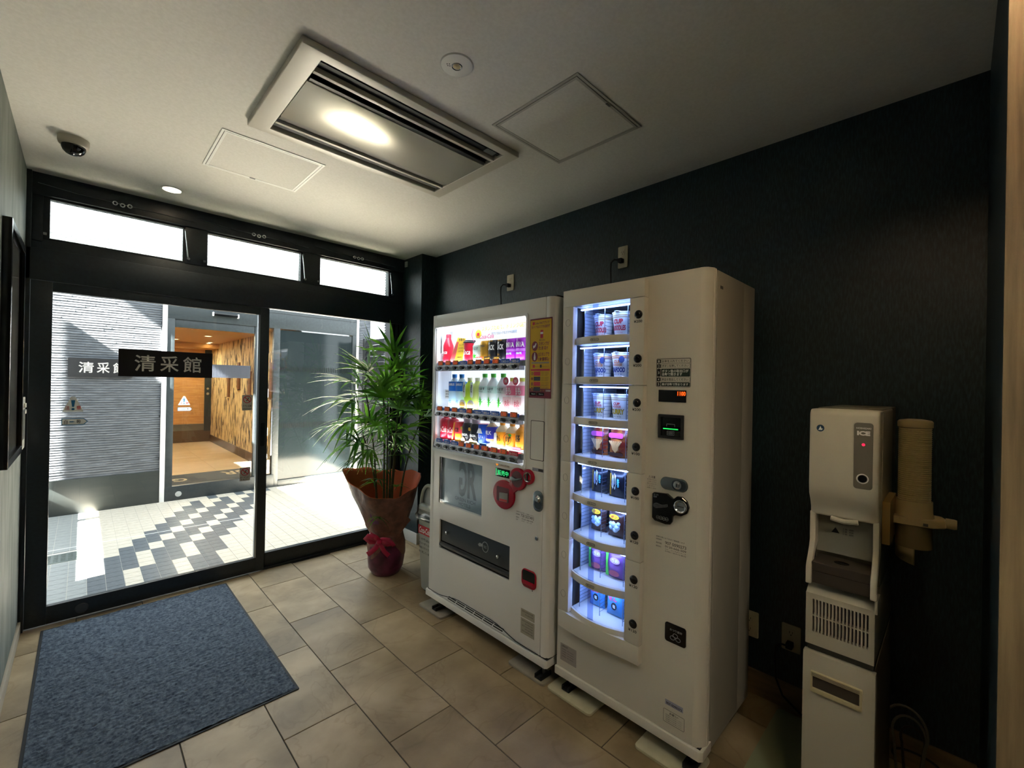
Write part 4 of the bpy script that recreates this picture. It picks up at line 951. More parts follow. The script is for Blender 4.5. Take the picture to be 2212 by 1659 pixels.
obj('seam', panel(nb(), 'X', XN+.058, XN+.076, (SY0+.006, SY1-.006, .12, 1.912), [(.94, 1.27, .392, 1.844)]), black_matte, sm)
bm = nb(); prism(bm, [(XN+.08, SY0-.004), (XN+.004, SY0-.004), (XN-.008, SY0+.008), (XN-.008, SY1+.006), (XN+.08, SY1+.006)], 'Z', .084, .121)
obj('base_plinth', bm, machine_cream, sm, bevel=.003)
obj('base_gap', B(XN+.006, XN+.06, SY0+.008, SY1-.004, .119, .126), black_matte, sm)
obj('side_label', B(.0, .028, -.0008, 0, 0, .012), ink_grey, sm).location = (XN+.10, SY0, 1.85)
bm = nb(); cyl(bm, (XN+.03, 1.31, 1.922), .006, .012, 'Z', 10); box(bm, XN+.015, XN+.03, 1.29, 1.325, 1.918, 1.922)
obj('top_hinge', bm, steel, sm)
# raised surround of the compartments
CV = XN-.032
def cover_piece(z0, z1, holes, name, y0=.89, y1=1.303):
    return obj(name, panel(nb(), 'X', CV, XN, (y0, y1, z0, z1), holes), machine_cream, sm, bevel=.0025)
cover_piece(1.8325, 1.907, [], 'surround_head')
bowp = lambda y, a=.016: a*math.sin(PI*max(0, min(1, (y-.955)/(1.303-.955))))
bm = nb(); ys = [.89+(1.303-.89)*k/14 for k in range(15)]
prism(bm, [(CV-bowp(y), y) for y in ys] + [(XN, 1.303), (XN, .89)], 'Z', .338, .4145)
obj('surround_foot', bm, machine_cream, sm, bevel=.002)
for z0, z1 in ((1.473, 1.831), (1.113, 1.471), (.754, 1.111), (.416, .752)):
    cover_piece(z0, z1, [], 'surround_column', .89, .957)
    cover_piece(z0, z1, [], 'surround_column', 1.25, 1.303)
def arc_pts(off, y0=.957, y1=1.25, bulge=.036, n=14):
    out = []
    for k in range(n+1):
        y = y0+(y1-y0)*k/n; s = 1-((y-(y0+y1)/2)/((y1-y0)/2))**2
        out.append((XN-.006-bulge*s+off, y))
    return out
blue_side = M('slot_side', '#c9d3e6', .3)
slot_back = M('slot_back', '#1c222c', .4)
led = M('led_strip', '#ffffff', .5, emit='#7d9dff', es=1.5)
tops = [1.831-.180*i for i in range(8)]; bots = [1.687, 1.507, 1.322, 1.147, .968, .79, .607, .437]
rack = M('rack_wire', '#8a94a6', .3, .9)
clearp = glass_mat('clear_plastic', '#dbe6ff', .8, .16, .15)
obj('case_lining', B(XN+.35, XN+.36, HY0-.01, HY1+.01, .40, 1.84), slot_back, sm)
obj('case_side', B(XN+.0, XN+.35, HY0-.006, HY0, .40, 1.84), slot_back, sm)
obj('case_side', B(XN+.0, XN+.35, HY1, HY1+.004, .40, 1.84), blue_side, sm)
prices = ['¥200', '¥200', '¥200', '¥100', '¥100', '¥120', '¥120', '¥120']
for i in range(8):
    zb = bots[i]; zt = zb-.034 if i < 7 else .41
    bm = nb(); prism(bm, arc_pts(-.004) + [(XN+.30, 1.25), (XN+.30, .957)], 'Z', zt, zb)
    sh = obj('shelf_front', bm, machine_cream, sm, bevel=.003)
    if i < 7:
        obj('shelf_badge', prism(nb(), rrect(1.096, 1.140, zb-.024, zb-.012, .0055), 'X', XN-.0485, XN-.044), machine_cream, sh)
        obj('badge_outline', ring(nb(), 'X', XN-.0492, XN-.0485, rrect(1.096, 1.140, zb-.024, zb-.012, .0055), rrect(1.0975, 1.1385, zb-.0228, zb-.0132, .0045)), ink, sh)
        textX('取出口', 1.102, 1.134, zb-.0215, zb-.0145, XN-.0491, ink, sh, bold=.01)
    # curved pane with a clear centre post
    h = tops[i]-.004
    bm = nb(); a = arc_pts(.006); b = arc_pts(.009)
    prism(bm, a+b[::-1], 'Z', zb, h); obj('curved_pane', bm, glass_thin, sm, smooth=False)
    xm, ym = arc_pts(.0)[8]
    obj('centre_post', B(xm+.002, xm+.009, ym-.014, ym+.012, zb, h), clearp, sm)
    obj('led_strip', B(XN+.02, XN+.034, .962, 1.246, h-.009, h-.003), led, sm)
    if i == 0: pass
    # wire dividers of the product lanes
    for y in (1.222, 1.112, .995):
        bm = nb()
        for q in range(8): tube(bm, [(XN+.02, y, zb+.018+.0165*q), (XN+.28, y, zb+.018+.0165*q)], .0011, 5)
        tube(bm, [(XN+.02, y, zb), (XN+.02, y, zb+.13)], .0016, 5); tube(bm, [(XN+.2, y, zb), (XN+.2, y, zb+.13)], .0016, 5)
        obj('lane_rack', bm, rack, sm)
    # push button, price, blank knock-out
    zc = 1.761-.1803*i
    bt = obj('select_button', lathe(nb(), [(.0001, .006), (.010, .0065), (.015, .005), (.0175, .003), (.0175, 0)], 22, (CV, .9155, zc), axis='X', cap=False), btn_m, sm)
    obj('button_lens', lathe(nb(), [(.0001, .0086), (.007, .008), (.009, .006)], 16, (CV, .9155, zc+.001), axis='X', cap=False), black_gloss, bt)
    textX(prices[i], .899, .937, zc-.0335, zc-.022, CV-.0005, ink, sm, bold=.022)
    obj('knockout_ring', ring(nb(), 'X', CV-.0006, CV, ell(1.279, zc-.003, .0135, .0165), ell(1.279, zc-.003, .0128, .0158)), ink_grey, sm)
# payment side
il = obj('instruction_label', ring(nb(), 'X', XN-.0006, XN, rrect(.710, .850, 1.467, 1.580, .006), rrect(.7115, .8485, 1.4685, 1.5785, .005)), ink, sm)
for k, (z0, z1, s, dark) in enumerate(((1.561, 1.577, 'お金を入れてください', 0), (1.542, 1.558, 'ボタンを押してください', 0), (1.508, 1.539, 'ボタン後の取出口が\n自動で開きます', 1), (1.489, 1.505, '商品を取出してください', 0), (1.470, 1.486, '扉が自動で閉まります', 1))):
    obj('number_box', prism(nb(), rrect(.832, .847, z0, z1, .003, 3), 'X', XN-.0008, XN), ink, il); textX(str(k+1), .837, .842, z0+(z1-z0)/2-.005, z0+(z1-z0)/2+.005, XN-.0012, wht, il, bold=.02)
    if dark: obj('text_box', prism(nb(), rrect(.713, .830, z0, z1, .003, 3), 'X', XN-.0008, XN), M('label_green_black', '#122a20', .4), il)
    else: obj('text_box', ring(nb(), 'X', XN-.0008, XN, rrect(.713, .830, z0, z1, .003, 3), rrect(.7138, .8292, z0+.0008, z1-.0008, .003, 3)), ink, il)
    textX(s, .719, .826, z0+.003, z1-.003, XN-.0012, wht if dark else ink, il, bold=.014)
l2 = obj('amount_display', B(XN-.002, XN, .726, .838, 1.408, 1.455), black_gloss, sm)
textX('1100', .728, .760, 1.434, 1.450, XN-.0024, M('led_orange', '#ff6a20', .5, emit='#ff4a10', es=.7), l2, bold=.03)
obj('amount_window', B(XN-.0026, XN-.002, .734, .765, 1.431, 1.453), M('amber_smoke', '#3a1405', .3), l2).location.x = .0004
bl = obj('bill_validator', panel(nb(), 'X', XN-.012, XN, (.732, .834, 1.265, 1.359), [(.742, .824, 1.274, 1.348)]), black_matte, sm, bevel=.003)
obj('bill_recess', B(XN-.003, XN, .742, .824, 1.274, 1.348), black_gloss, bl)
obj('bill_lip', prism(nb(), [(XN-.003, 1.312), (XN-.010, 1.306), (XN-.010, 1.300), (XN-.003, 1.296)], 'Y', .748, .818), black_gloss, bl)
obj('bill_glow', B(XN-.0108, XN-.010, .752, .812, 1.3015, 1.3055), M('green_glow', '#20c050', .5, emit='#25e060', es=.35), bl)
obj('bill_outline', ring(nb(), 'X', XN-.0034, XN-.003, rrect(.768, .802, 1.298, 1.322, .001, 1), rrect(.769, .801, 1.299, 1.321, .001, 1)), MATS['flap_print'], bl)
obj('bill_outline', ring(nb(), 'X', XN-.0034, XN-.003, rrect(.770, .800, 1.278, 1.294, .002, 2), rrect(.771, .799, 1.279, 1.293, .001, 2)), MATS['flap_print'], bl); textX('1000', .774, .796, 1.281, 1.291, XN-.0036, MATS['flap_print'], bl)
lk = obj('lock_plate', prism(nb(), rrect(.712, .822, 1.064, 1.114, .024, 7), 'X', XN-.006, XN), MATS['lock_steel'], sm, bevel=.002)
obj('lock_recess', prism(nb(), rrect(.716, .775, 1.069, 1.109, .019, 6), 'X', XN-.0066, XN-.004), MATS['lock_dark'], lk)
obj('lock_core', lathe(nb(), [(.0001, .014), (.009, .014), (.010, .009), (.016, .008), (.017, 0)], 20, (XN, .752, 1.089), axis='X', cap=False), chrome, lk)
obj('lock_slit', B(XN-.0146, XN-.0138, .7505, .7535, 1.083, 1.095), black_matte, lk)
cb = obj('coin_mechanism', prism(nb(), [(.846, 1.046), (.79, 1.050), (.775, 1.040), (.765, 1.034), (.75, 1.048), (.73, 1.048), (.712, 1.035), (.703, 1.012), (.711, .988), (.733, .974), (.757, .973), (.766, .965), (.768, .945), (.776, .932), (.795, .929), (.84, .934), (.852, .944), (.852, 1.04)], 'X', XN-.014, XN), black_gloss, sm, bevel=.004, seg=3)
obj('coin_slot', lathe(nb(), [(.0001, .015), (.018, .016), (.022, .0195), (.025, .0185), (.0262, .013)], 22, (XN, .7345, 1.011), axis='X', cap=False), chrome, cb)
obj('coin_slit', B(XN-.0168, XN-.0150, .722, .747, 1.0095, 1.0125), black_matte, cb)
obj('coin_lever', prism(nb(), [(.842, .992), (.842, 1.003), (.832, 1.007), (.81, 1.003), (.785, 1.010), (.785, 1.0), (.81, .993), (.832, .987)], 'X', XN-.024, XN-.012), M('lever_dark', '#3c3f42', .3), cb, bevel=.003)
for k in range(4):
    y = .826-.0125*k
    obj('coin_ring', ring(nb(), 'X', XN-.0146, XN-.014, ell(y, .951, .0068, .0072, 18), ell(y, .951, .006, .0064, 18)), MATS['flap_print'], cb); textX(('500', '100', '50', '10')[k], y-.004, y+.004, .949, .953, XN-.0148, MATS['flap_print'], cb)
textX('おつり\n返却', .825, .846, 1.027, 1.042, XN-.0144, MATS['flap_print'], cb)
textX('⚠注意', .846, .876, 1.097, 1.108, XN-.0006, ink, sm)
for q in range(5): textX(('扉が開きますので', 'ご注意ください', '指を入れないで', 'ください', 'お願いします')[q], .842+.006*(q == 3), .882, 1.089-.0085*q, 1.0945-.0085*q, XN-.0006, ink_grey, sm, bold=0)
for s, a, b, z0, z1 in (('故障の際には下記まで連絡願います', .722, .838, .868, .874), ('自販機番号', .814, .838, .858, .864), ('連絡先電話', .814, .838, .843, .849), ('販売会社', .816, .838, .830, .836), ('907 0090273', .716, .80, .848, .860), ('0120-666-509', .716, .80, .836, .844), ('コカ・コーラボトラーズ', .716, .80, .827, .832), ('お問い合わせ受付', .716, .80, .819, .824)):
    textX(s, a, b, z0, z1, XN-.0006, ink, sm, bold=.004)
cr_ = obj('coin_return', prism(nb(), rrect(.709, .793, .476, .550, .010, 5), 'X', XN-.005, XN), black_gloss, sm, bevel=.002)
textX('おつり返却', .724, .772, .523, .532, XN-.0056, MATS['flap_print'], cr_)
for y, z in ((.75, .509), (.761, .497), (.739, .497)):
    obj('coin_ring', ring(nb(), 'X', XN-.0058, XN-.005, ell(y, z, .010, .008, 20), ell(y, z, .0085, .0066, 20)), MATS['flap_print'], cr_)
for z0, z1, a, b in ((.227, .247, .717, .788),):
    p = obj('serial_label', B(XN-.0008, XN, a, b, z0, z1), M('serial_violet', '#9a9bb0', .5), sm); textX('907-0090273', a+.004, b-.004, z0+.003, z0+.012, XN-.0012, ink, p, bold=.02)
p = obj('notice_label', ring(nb(), 'X', XN-.0006, XN, rrect(.711, .795, .158, .208, .004), rrect(.712, .794, .159, .207, .003)), ink, sm)
textX('お願い', .735, .77, .194, .203, XN-.0008, ink, p, bold=.02)
for q in range(4): textX('商品補充のためお待ちください', .72, .785, .186-.0075*q, .191-.0075*q, XN-.0008, ink, p, bold=0)
p = obj('rating_plate', B(XN-.0008, XN, 1.22, 1.314, .160, .240), M('plate_mauve', '#a49c96', .45), sm)
textX('自動販売機', 1.27, 1.305, .225, .234, XN-.0012, ink_grey, p, bold=.01)
for q in range(4): textX('定格電圧 100V 50/60Hz', 1.235, 1.305, .212-.011*q, .218-.011*q, XN-.0012, ink_grey, p, bold=0)
for y in (1.29, .70): leg_foot(sm, XN+.06, y, .088)
for y in (1.29, .70): leg_foot(sm, 2.08, y, .088)
# lamps of the compartments
for i in range(8):
    l = bpy.data.lights.new('slot_lamp', 'AREA'); l.shape = 'RECTANGLE'; l.size = .26; l.size_y = .02; l.energy = .17; l.color = (.27, .44, 1.0)
    lo = bpy.data.objects.new('slot_lamp', l); lo.location = (XN+.006, 1.105, tops[i]-.014)
    lo.rotation_euler = Vector((.75, 0, -1)).to_track_quat('-Z', 'Y').to_euler(); COL.objects.link(lo)

# goods in the compartments
cupw = M('cup_white', '#eeeae4', .45); cup_red = M('cup_print_red', '#c8283c', .45); cup_gold = M('cup_band', '#c0a070', .45); cup_blue = M('cup_print_blue', '#203c8c', .45); cup_or = M('cup_print_orange', '#d8782c', .45); foil = M('cup_foil', '#f4f4f0', .35)
Rw = 'cups of noodles in the snack machine'
def noodle(lab, y, zb, kind, dx=0):
    t = thing('noodle_cup', lab, 'cup', (XN+.075+dx, y, zb+.001), Rw)
    r = lambda z: .034+.0125*z/.105
    obj('cup_body', lathe(nb(), [(.034, 0), (.0465, .105)], 32), cupw, t, local=True)
    obj('rim', lathe(nb(), [(.0465, .1035), (.0485, .1045), (.0485, .107), (.0465, .108)], 32), cupw, t, local=True)
    bm = nb(); lathe(bm, [(.0001, .1095), (.046, .1085)], 32, cap=False); prism(bm, [(-.044, -.014), (-.064, -.006), (-.064, .006), (-.044, .014)], 'Z', .108, .1095)
    obj('lid_foil', bm, foil, t, local=True)
    bm = nb()
    for z in (.082, .090): lathe(bm, [(r(z)+.0005, z), (r(z+.004)+.0005, z+.004)], 32, cap=False)
    obj('band', bm, {'p': cup_gold, 's': cup_or, 'c': cup_gold}[kind], t, local=True)
    T = lambda s, u, v, m, b: text(s, (u[0], u[1], v[0], v[1]), '-X', -.001, m, t, wrap=r((v[0]+v[1])/2)+.0008, bold=b, local=True)
    if kind == 'p':
        T('CUP', (-.024, .024), (.054, .076), cup_red, .05); T('NOODLES', (-.034, .034), (.025, .048), cup_red, .04); T('カップヌードル', (-.02, .02), (.012, .018), cup_red, .02)
    elif kind == 's':
        T('CUP', (-.018, .018), (.060, .074), cup_or, .04); T('NOODLES', (-.022, .022), (.048, .058), cup_or, .03); T('SEAFOOD', (-.034, .034), (.020, .042), cup_blue, .045); T('ヌードル', (-.02, .02), (.008, .015), cup_blue, .02)
        obj('seal', prism(nb(), [(-.024+.016*math.cos(2*PI*k/24)*(1 if k % 2 else .85), .076+.016*math.sin(2*PI*k/24)*(1 if k % 2 else .85)) for k in range(24)], 'X', -.0462, -.0445), M('seal_navy', '#3c4a78', .4), t, local=True)
    else:
        T('CUP', (-.016, .016), (.060, .072), cup_red, .04); T('NOODLES', (-.02, .02), (.049, .058), cup_red, .03)
        T('CURRY', (-.034, .034), (.019, .043), M('cup_print_black', '#1c1712', .4), .06)
        text('CURRY', (-.032, .032, .021, .041), '-X', -.0018, yellow, t, wrap=r(.03)+.001, bold=.015, local=True)
        T('ヌードル', (-.02, .02), (.006, .012), ink, .01)
for i, k, s in ((0, 'p', 'red-lettered noodle cup'), (1, 's', 'blue-lettered seafood noodle cup'), (2, 'c', 'black and yellow lettered curry noodle cup')):
    row = ('top', 'second', 'third')[i]
    noodle(s + ' in the right lane of the %s compartment' % row, 1.053, bots[i], k)
    noodle(s + ' in the left lane of the %s compartment' % row, 1.166, bots[i], k, .02)
def bag(lab, y, zb, w, h, m, dx=0, deco=None, lean=0):
    t = thing('snack_bag', lab, 'snack bag', (XN+.07+dx, y, zb+.001), 'snack bags in the snack machine')
    r_ = random.Random(int(y*1000)+int(zb*100)); bm = nb(); nu, nv = 9, 11; G = {}
    for s in (-1, 1):
        for a in range(nu+1):
            for b in range(nv+1):
                u = a/nu; v = b/nv
                th = .024*(math.sin(PI*u)**.6)*(math.sin(PI*min(1, max(0, (v-.04)/.88)))**.5 if .04 < v < .92 else 0)
                x = s*th + r_.uniform(-.0025, .0025)*(th > 0)
                edge = a in (0, nu) or b in (0, nv)
                if edge and s == 1: G[s, a, b] = G[-1, a, b]; continue
                G[s, a, b] = bm.verts.new((x + lean*v, (u-.5)*w*(1-.05*math.sin(PI*v)), v*h))
        for a in range(nu):
            for b in range(nv):
                q = [G[s, a, b], G[s, a+1, b], G[s, a+1, b+1], G[s, a, b+1]]
                try: bm.faces.new(q if s < 0 else q[::-1])
                except ValueError: pass
    obj('bag_body', bm, m, t, local=True, sharp=60)
    if deco: deco(t, w, h)
    return t
orange_bag = noise_mat('bag_orange', '#8c2a1c', '#d98030', 22, .3, lo=.4, hi=.6)
pinkp = M('bag_pink', '#d8528c', .3); whitep = M('bag_white', '#e8ecf2', .3); dkbag = M('bag_black', '#181a26', .25); brn = M('bag_brown', '#4a2a20', .3); grn = M('bag_green', '#5cc84a', .3); purp = M('bag_purple', '#8a5a9a', .3); bluebag = M('bag_blue', '#4a8fc8', .3); tan_ = M('snack_tan', '#e8b878', .4)
def d_peanut(t, w, h):
    obj('top_print', prism(nb(), rrect(-w*.42, w*.42, h*.68, h*.86, .01), 'X', -.0225, -.0215), pinkp, t, local=True)
    bm = nb()
    for k in range(7):
        a = -.9+.3*k; tube(bm, [(-.0255, .004*k-.012, h*.18+.004*abs(3-k)), (-.028, .010*(k-3)*.5, h*.4), (-.026, .010*(k-3), h*.58)], .0032, 6)
    obj('nut_picture', bm, tan_, t, local=True)
    obj('base_print', prism(nb(), rrect(-w*.40, w*.40, h*.06, h*.17, .006), 'X', -.021, -.019), brn, t, local=True)
def d_black(t, w, h):
    text('のり', (-.014, .006, h*.3, h*.86), '-X', -.0262, whitep, t, bold=.02, local=True); text('巻', (.010, .024, h*.4, h*.7), '-X', -.0262, M('bag_teal', '#58b8c8', .3), t, bold=.02, local=True)
    obj('edge_print', prism(nb(), rrect(.018, .024, h*.1, h*.85, .002), 'X', -.0245, -.0235), gold, t, local=True)
def d_marsh(t, w, h):
    bm = nb()
    for a, b, r in ((-.012, .38, .014), (.004, .46, .015), (.014, .36, .013), (-.004, .30, .013), (.018, .48, .010), (-.018, .5, .010)):
        bmesh.ops.create_uvsphere(bm, u_segments=12, v_segments=8, radius=r, matrix=Matrix.Translation((-.018, a, h*b)))
    obj('marshmallow_picture', bm, M('snack_ice', '#c8e0f2', .4), t, local=True)
    obj('logo_patch', prism(nb(), ell(.0, h*.74, w*.28, h*.09), 'X', -.0245, -.0235), yellow, t, local=True); text('ポン', (-.016, .016, h*.69, h*.79), '-X', -.025, red_ink, t, bold=.03, local=True)
def d_green(t, w, h):
    obj('side_print', prism(nb(), [(w*.46, 0.01), (w*.28, .01), (w*.36, h*.5), (w*.30, h*.9), (w*.46, h*.9)], 'X', -.0205, -.0195), grn, t, local=True)
    obj('logo_patch', prism(nb(), ell(-.008, h*.66, w*.28, h*.11), 'X', -.0255, -.0245), M('logo_lilac', '#c8a0f0', .4), t, local=True); text('うめ', (-.008, .024, h*.6, h*.72), '-X', -.026, whitep, t, bold=.03, local=True)
    obj('base_print', prism(nb(), ell(-.004, h*.22, w*.3, h*.1), 'X', -.0245, -.0235), M('bag_rose', '#b05a68', .3), t, local=True)
def d_blue(t, w, h):
    text('せん', (-.02, .022, h*.58, h*.74), '-X', -.0262, M('logo_rose', '#d03a58', .4), t, bold=.04, local=True)
    obj('round_print', prism(nb(), ell(-.008, h*.42, .014, .016), 'X', -.0265, -.0255), ink, t, local=True); text('塩', (.001, .015, h*.36, h*.48), '-X', -.027, whitep, t, bold=.02, local=True)
for i, m, d, nm in ((3, orange_bag, d_peanut, 'orange nut snack bag'), (4, dkbag, d_black, 'black snack bag'), (5, brn, d_marsh, 'dark brown bag with marshmallow picture'), (6, purp, d_green, 'purple and green snack bag'), (7, bluebag, d_blue, 'pale blue snack bag')):
    rw = {3: 'fourth', 4: 'fifth', 5: 'sixth', 6: 'seventh', 7: 'lowest'}[i]
    bag(nm + ' in the right lane of the %s compartment' % rw, 1.062, bots[i], .088, .128, m, 0, d, .004)
    bag(nm + ' in the left lane of the %s compartment' % rw, 1.168, bots[i], .084, .126, m, .015, d, .006)
# ------------------------------------------------------------------ ice dispenser on its stand (front plane XI)
XI = 1.72
ic = thing('ice_dispenser', 'slim cream ice dispenser on a tall stand by the dark wall', 'ice dispenser', (2.0, .255, 0))
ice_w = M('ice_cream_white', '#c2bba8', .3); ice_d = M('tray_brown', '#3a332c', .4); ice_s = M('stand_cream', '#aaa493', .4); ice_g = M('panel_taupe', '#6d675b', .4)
IY0, IY1 = .163, .342
# head shell: side profile (x,z) swept across the width
prof = [(XI+.015, 1.404), (XI+.004, 1.398), (XI, 1.386), (XI-.002, 1.16), (XI+.004, 1.125), (XI+.022, 1.10), (XI+.034, 1.075), (XI+.036, 1.052), (2.10, 1.052), (2.10, 1.404)]
obj('head_shell', prism(nb(), prof, 'Y', IY0, IY1), ice_w, ic, bevel=.008, seg=3, sharp=40)
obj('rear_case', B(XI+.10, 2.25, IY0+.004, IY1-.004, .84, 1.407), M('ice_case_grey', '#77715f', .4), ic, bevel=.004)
obj('case_seam', B(XI+.072, XI+.078, IY0-.0008, IY0+.01, 1.06, 1.40), M('seam_pale', '#b5ae98', .4), ic)
for y0, y1 in ((IY0, IY0+.016), (IY1-.014, IY1+.002)):
    sp = [(XI+.036, 1.06), (XI+.038, .965), (XI+.030, .945), (XI-.004, .900), (XI-.012, .885), (XI-.012, .832), (XI+.002, .832), (XI+.006, .875), (XI+.05, .930), (XI+.085, .95), (XI+.085, 1.06)]
    obj('side_frame', prism(nb(), sp, 'Y', y0, y1), ice_w, ic, bevel=.004, seg=3)
obj('bay_back', B(XI+.085, XI+.10, IY0+.01, IY1-.01, .92, 1.06), M('bay_grey', '#8d897a', .35), ic)
tri = obj('bay_notice', prism(nb(), [(.292, .99), (.270, .99), (.281, 1.008)], 'X', XI+.084, XI+.085), ink, ic)
for q in range(3): textX('注意', .232, .262, 1.004-.008*q, 1.010-.008*q, XI+.0845, ink, ic, bold=.0)
obj('ice_chute', tube(nb(), [(XI+.03, .285, 1.05), (XI+.028, .25, 1.045), (XI+.03, .215, 1.05)], .008, 10), ice_w, ic)
ty = (IY0+.016, IY1-.012)
tb = obj('drip_tray', B(XI-.005, XI+.11, ty[0], ty[1], .876, .905), ice_d, ic, bevel=.004)
obj('tray_base', B(XI-.003, XI+.11, ty[0], ty[1], .836, .875), ice_d, tb, bevel=.002)
obj('drain_hole', prism(nb(), ell(XI+.045, .257, .016, .02), 'Z', .905, .9058), black_gloss, tb)
# control strip
pn = obj('control_panel', prism(nb(), rrect(.178, .2245, 1.163, 1.367, .009), 'X', XI-.0035, XI+.001), ice_g, ic, bevel=.0008)
textX('HOSHIZAKI', .183, .219, 1.348, 1.353, XI-.004, MATS['cup_white'], pn, bold=.01)
textX('ICE', .185, .217, 1.328, 1.342, XI-.004, MATS['cup_white'], pn, bold=.06)
obj('status_lamp', lathe(nb(), [(.0001, .002), (.003, .0016), (.004, 0)], 14, (XI-.0035, .201, 1.300), axis='X', cap=False), M('lamp_red', '#ff2040', .4, emit='#ff1838', es=.9), pn)
obj('push_button', lathe(nb(), [(.0001, .004), (.0105, .004), (.0115, .002), (.0115, 0)], 22, (XI-.0035, .202, 1.195), axis='X', cap=False), black_gloss, pn)
obj('button_ring', ring(nb(), 'X', XI-.0055, XI-.003, ell(.202, 1.195, .0152, .0152), ell(.202, 1.195, .0122, .0122)), MATS['cup_white'], pn)
obj('emblem', prism(nb(), ell(.312, 1.342, .0105, .0112), 'X', XI-.0012, XI+.001), M('emblem_blue', '#1c3c58', .3), ic)
obj('emblem_bird', prism(nb(), [(.318, 1.336), (.308, 1.336), (.305, 1.341), (.309, 1.3405), (.312, 1.349), (.315, 1.341)], 'X', XI-.0018, XI-.0012), MATS['cup_white'], ic)
# vent head of the stand
bm = panel(nb(), 'X', XI-.003, XI+.02, (IY0+.004, IY1+.001, .634, .80), [(.3245-.0092*k-.0052, .3245-.0092*k, z0, z1) for k in range(16) for z0, z1 in ((.731, .782), (.677, .727))])
st = obj('vent_front', bm, ice_s, ic)
obj('vent_dark', B(XI+.016, XI+.022, IY0+.008, IY1-.004, .64, .79), black_matte, ic)
obj('vent_top', prism(nb(), [(XI-.003, .80), (XI+.05, .833), (2.2, .833), (2.2, .634), (XI+.02, .634), (XI+.02, .80)], 'Y', IY0+.004, IY1+.001), ice_s, ic, bevel=.002)
obj('vent_horn', B(XI-.004, XI+.06, IY0-.003, IY0+.006, .79, .835), ice_s, ic, bevel=.003)
obj('stand_gap', B(XI+.01, 2.2, IY0+.006, IY1-.004, .612, .634), M('gap_dark', '#35332b', .5), ic)
dr = obj('stand_door', B(XI-.008, XI+.018, IY0-.001, IY1+.006, .03, .610), ice_s, ic, bevel=.003)
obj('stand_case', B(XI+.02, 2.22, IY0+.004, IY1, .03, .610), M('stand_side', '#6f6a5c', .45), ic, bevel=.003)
hy0, hy1, hz0, hz1 = .192, .325, .488, .553
obj('door_grip', ring(nb(), 'X', XI-.018, XI-.007, rrect(hy0, hy1, hz0, hz1, .002, 2), rrect(hy0+.007, hy1-.005, hz0+.012, hz1-.014, .002, 2)), M('grip_cream', '#b5ab86', .4), dr, bevel=.0015)
obj('grip_recess', B(XI-.009, XI-.007, hy0+.005, hy1-.004, hz0+.01, hz1-.012), ice_d, dr)
for q in range(3): obj('grip_rib', B(XI-.0188, XI-.0178, hy0+.006, hy1-.004, hz1-.011+.0034*q, hz1-.0095+.0034*q), ice_g, dr)
for x in (XI+.04, 2.16):
    for y in (IY0+.02, IY1-.02): obj('leg', lathe(nb(), [(.014, .0), (.014, .005), (.008, .008), (.008, .04)], 12, (x, y, 0)), steel, ic)
# cup dispenser on its side
cd = thing('cup_dispenser', 'ribbed cream cup dispenser tube with a side knob right of the ice dispenser', 'cup dispenser', (1.95, .095, .92))
cx_, cy_ = 1.95, .096
cd_m = M('dispenser_cream', '#b8a67a', .35)
pf = []
for k in range(38):
    z = 1.106+.0064*k; pf += [(.0392, z), (.0412, z+.0016), (.0412, z+.0044), (.0392, z+.006)]
obj('cup_tube', lathe(nb(), pf, 32, (cx_, cy_, 0)), cd_m, cd)
obj('tube_cap', lathe(nb(), [(.043, 1.350), (.044, 1.352), (.044, 1.368), (.040, 1.373), (.02, 1.3765), (.0001, 1.377)], 32, (cx_, cy_, 0)), cd_m, cd)
obj('tube_socket', lathe(nb(), [(.050, 1.060), (.0465, 1.075), (.0455, 1.112), (.043, 1.112), (.043, 1.075)], 32, (cx_, cy_, 0), cap=False), cd_m, cd)
obj('base_wing', prism(nb(), [(1.90, .158), (2.02, .158), (2.02, .10), (2.0, .03), (1.97, .020), (1.935, .020), (1.905, .05)], 'Z', 1.036, 1.062), cd_m, cd, bevel=.006, seg=3)
obj('knob', lathe(nb(), [(.016, -.004), (.016, .016), (.014, .022), (.0001, .022)], 20, (1.952, .018, 1.052), axis='Y'), cd_m, cd)
obj('wing_label', B(1.904, 1.9045, .06, .15, 1.041, 1.05), ink_grey, cd)
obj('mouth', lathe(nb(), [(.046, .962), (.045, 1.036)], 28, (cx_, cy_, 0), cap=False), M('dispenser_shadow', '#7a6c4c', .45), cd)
def cut(r, a, z):
    return (r*math.cos(a), r*math.sin(a), z)
bm = nb(); n = 18; rg0, rg1 = [], []
for k in range(n+1):
    a = PI*.42+PI*.62*k/n
    zb = .932-.022*k/n
    rg0.append(bm.verts.new((cx_+.0445*math.cos(a), cy_+.0445*math.sin(a), zb))); rg1.append(bm.verts.new((cx_+.0445*math.cos(a), cy_+.0445*math.sin(a), 1.0)))
for k in range(n): bm.faces.new((rg0[k], rg0[k+1], rg1[k+1], rg1[k]))
o = obj('chute_shield', bm, cd_m, cd); sm_ = o.modifiers.new('s', 'SOLIDIFY'); sm_.thickness = .003
bk = M('tape_brown', '#8f7440', .35)
obj('bracket', B(1.80, 1.99, .142, .1622, .985, 1.12), bk, cd, bevel=.003)
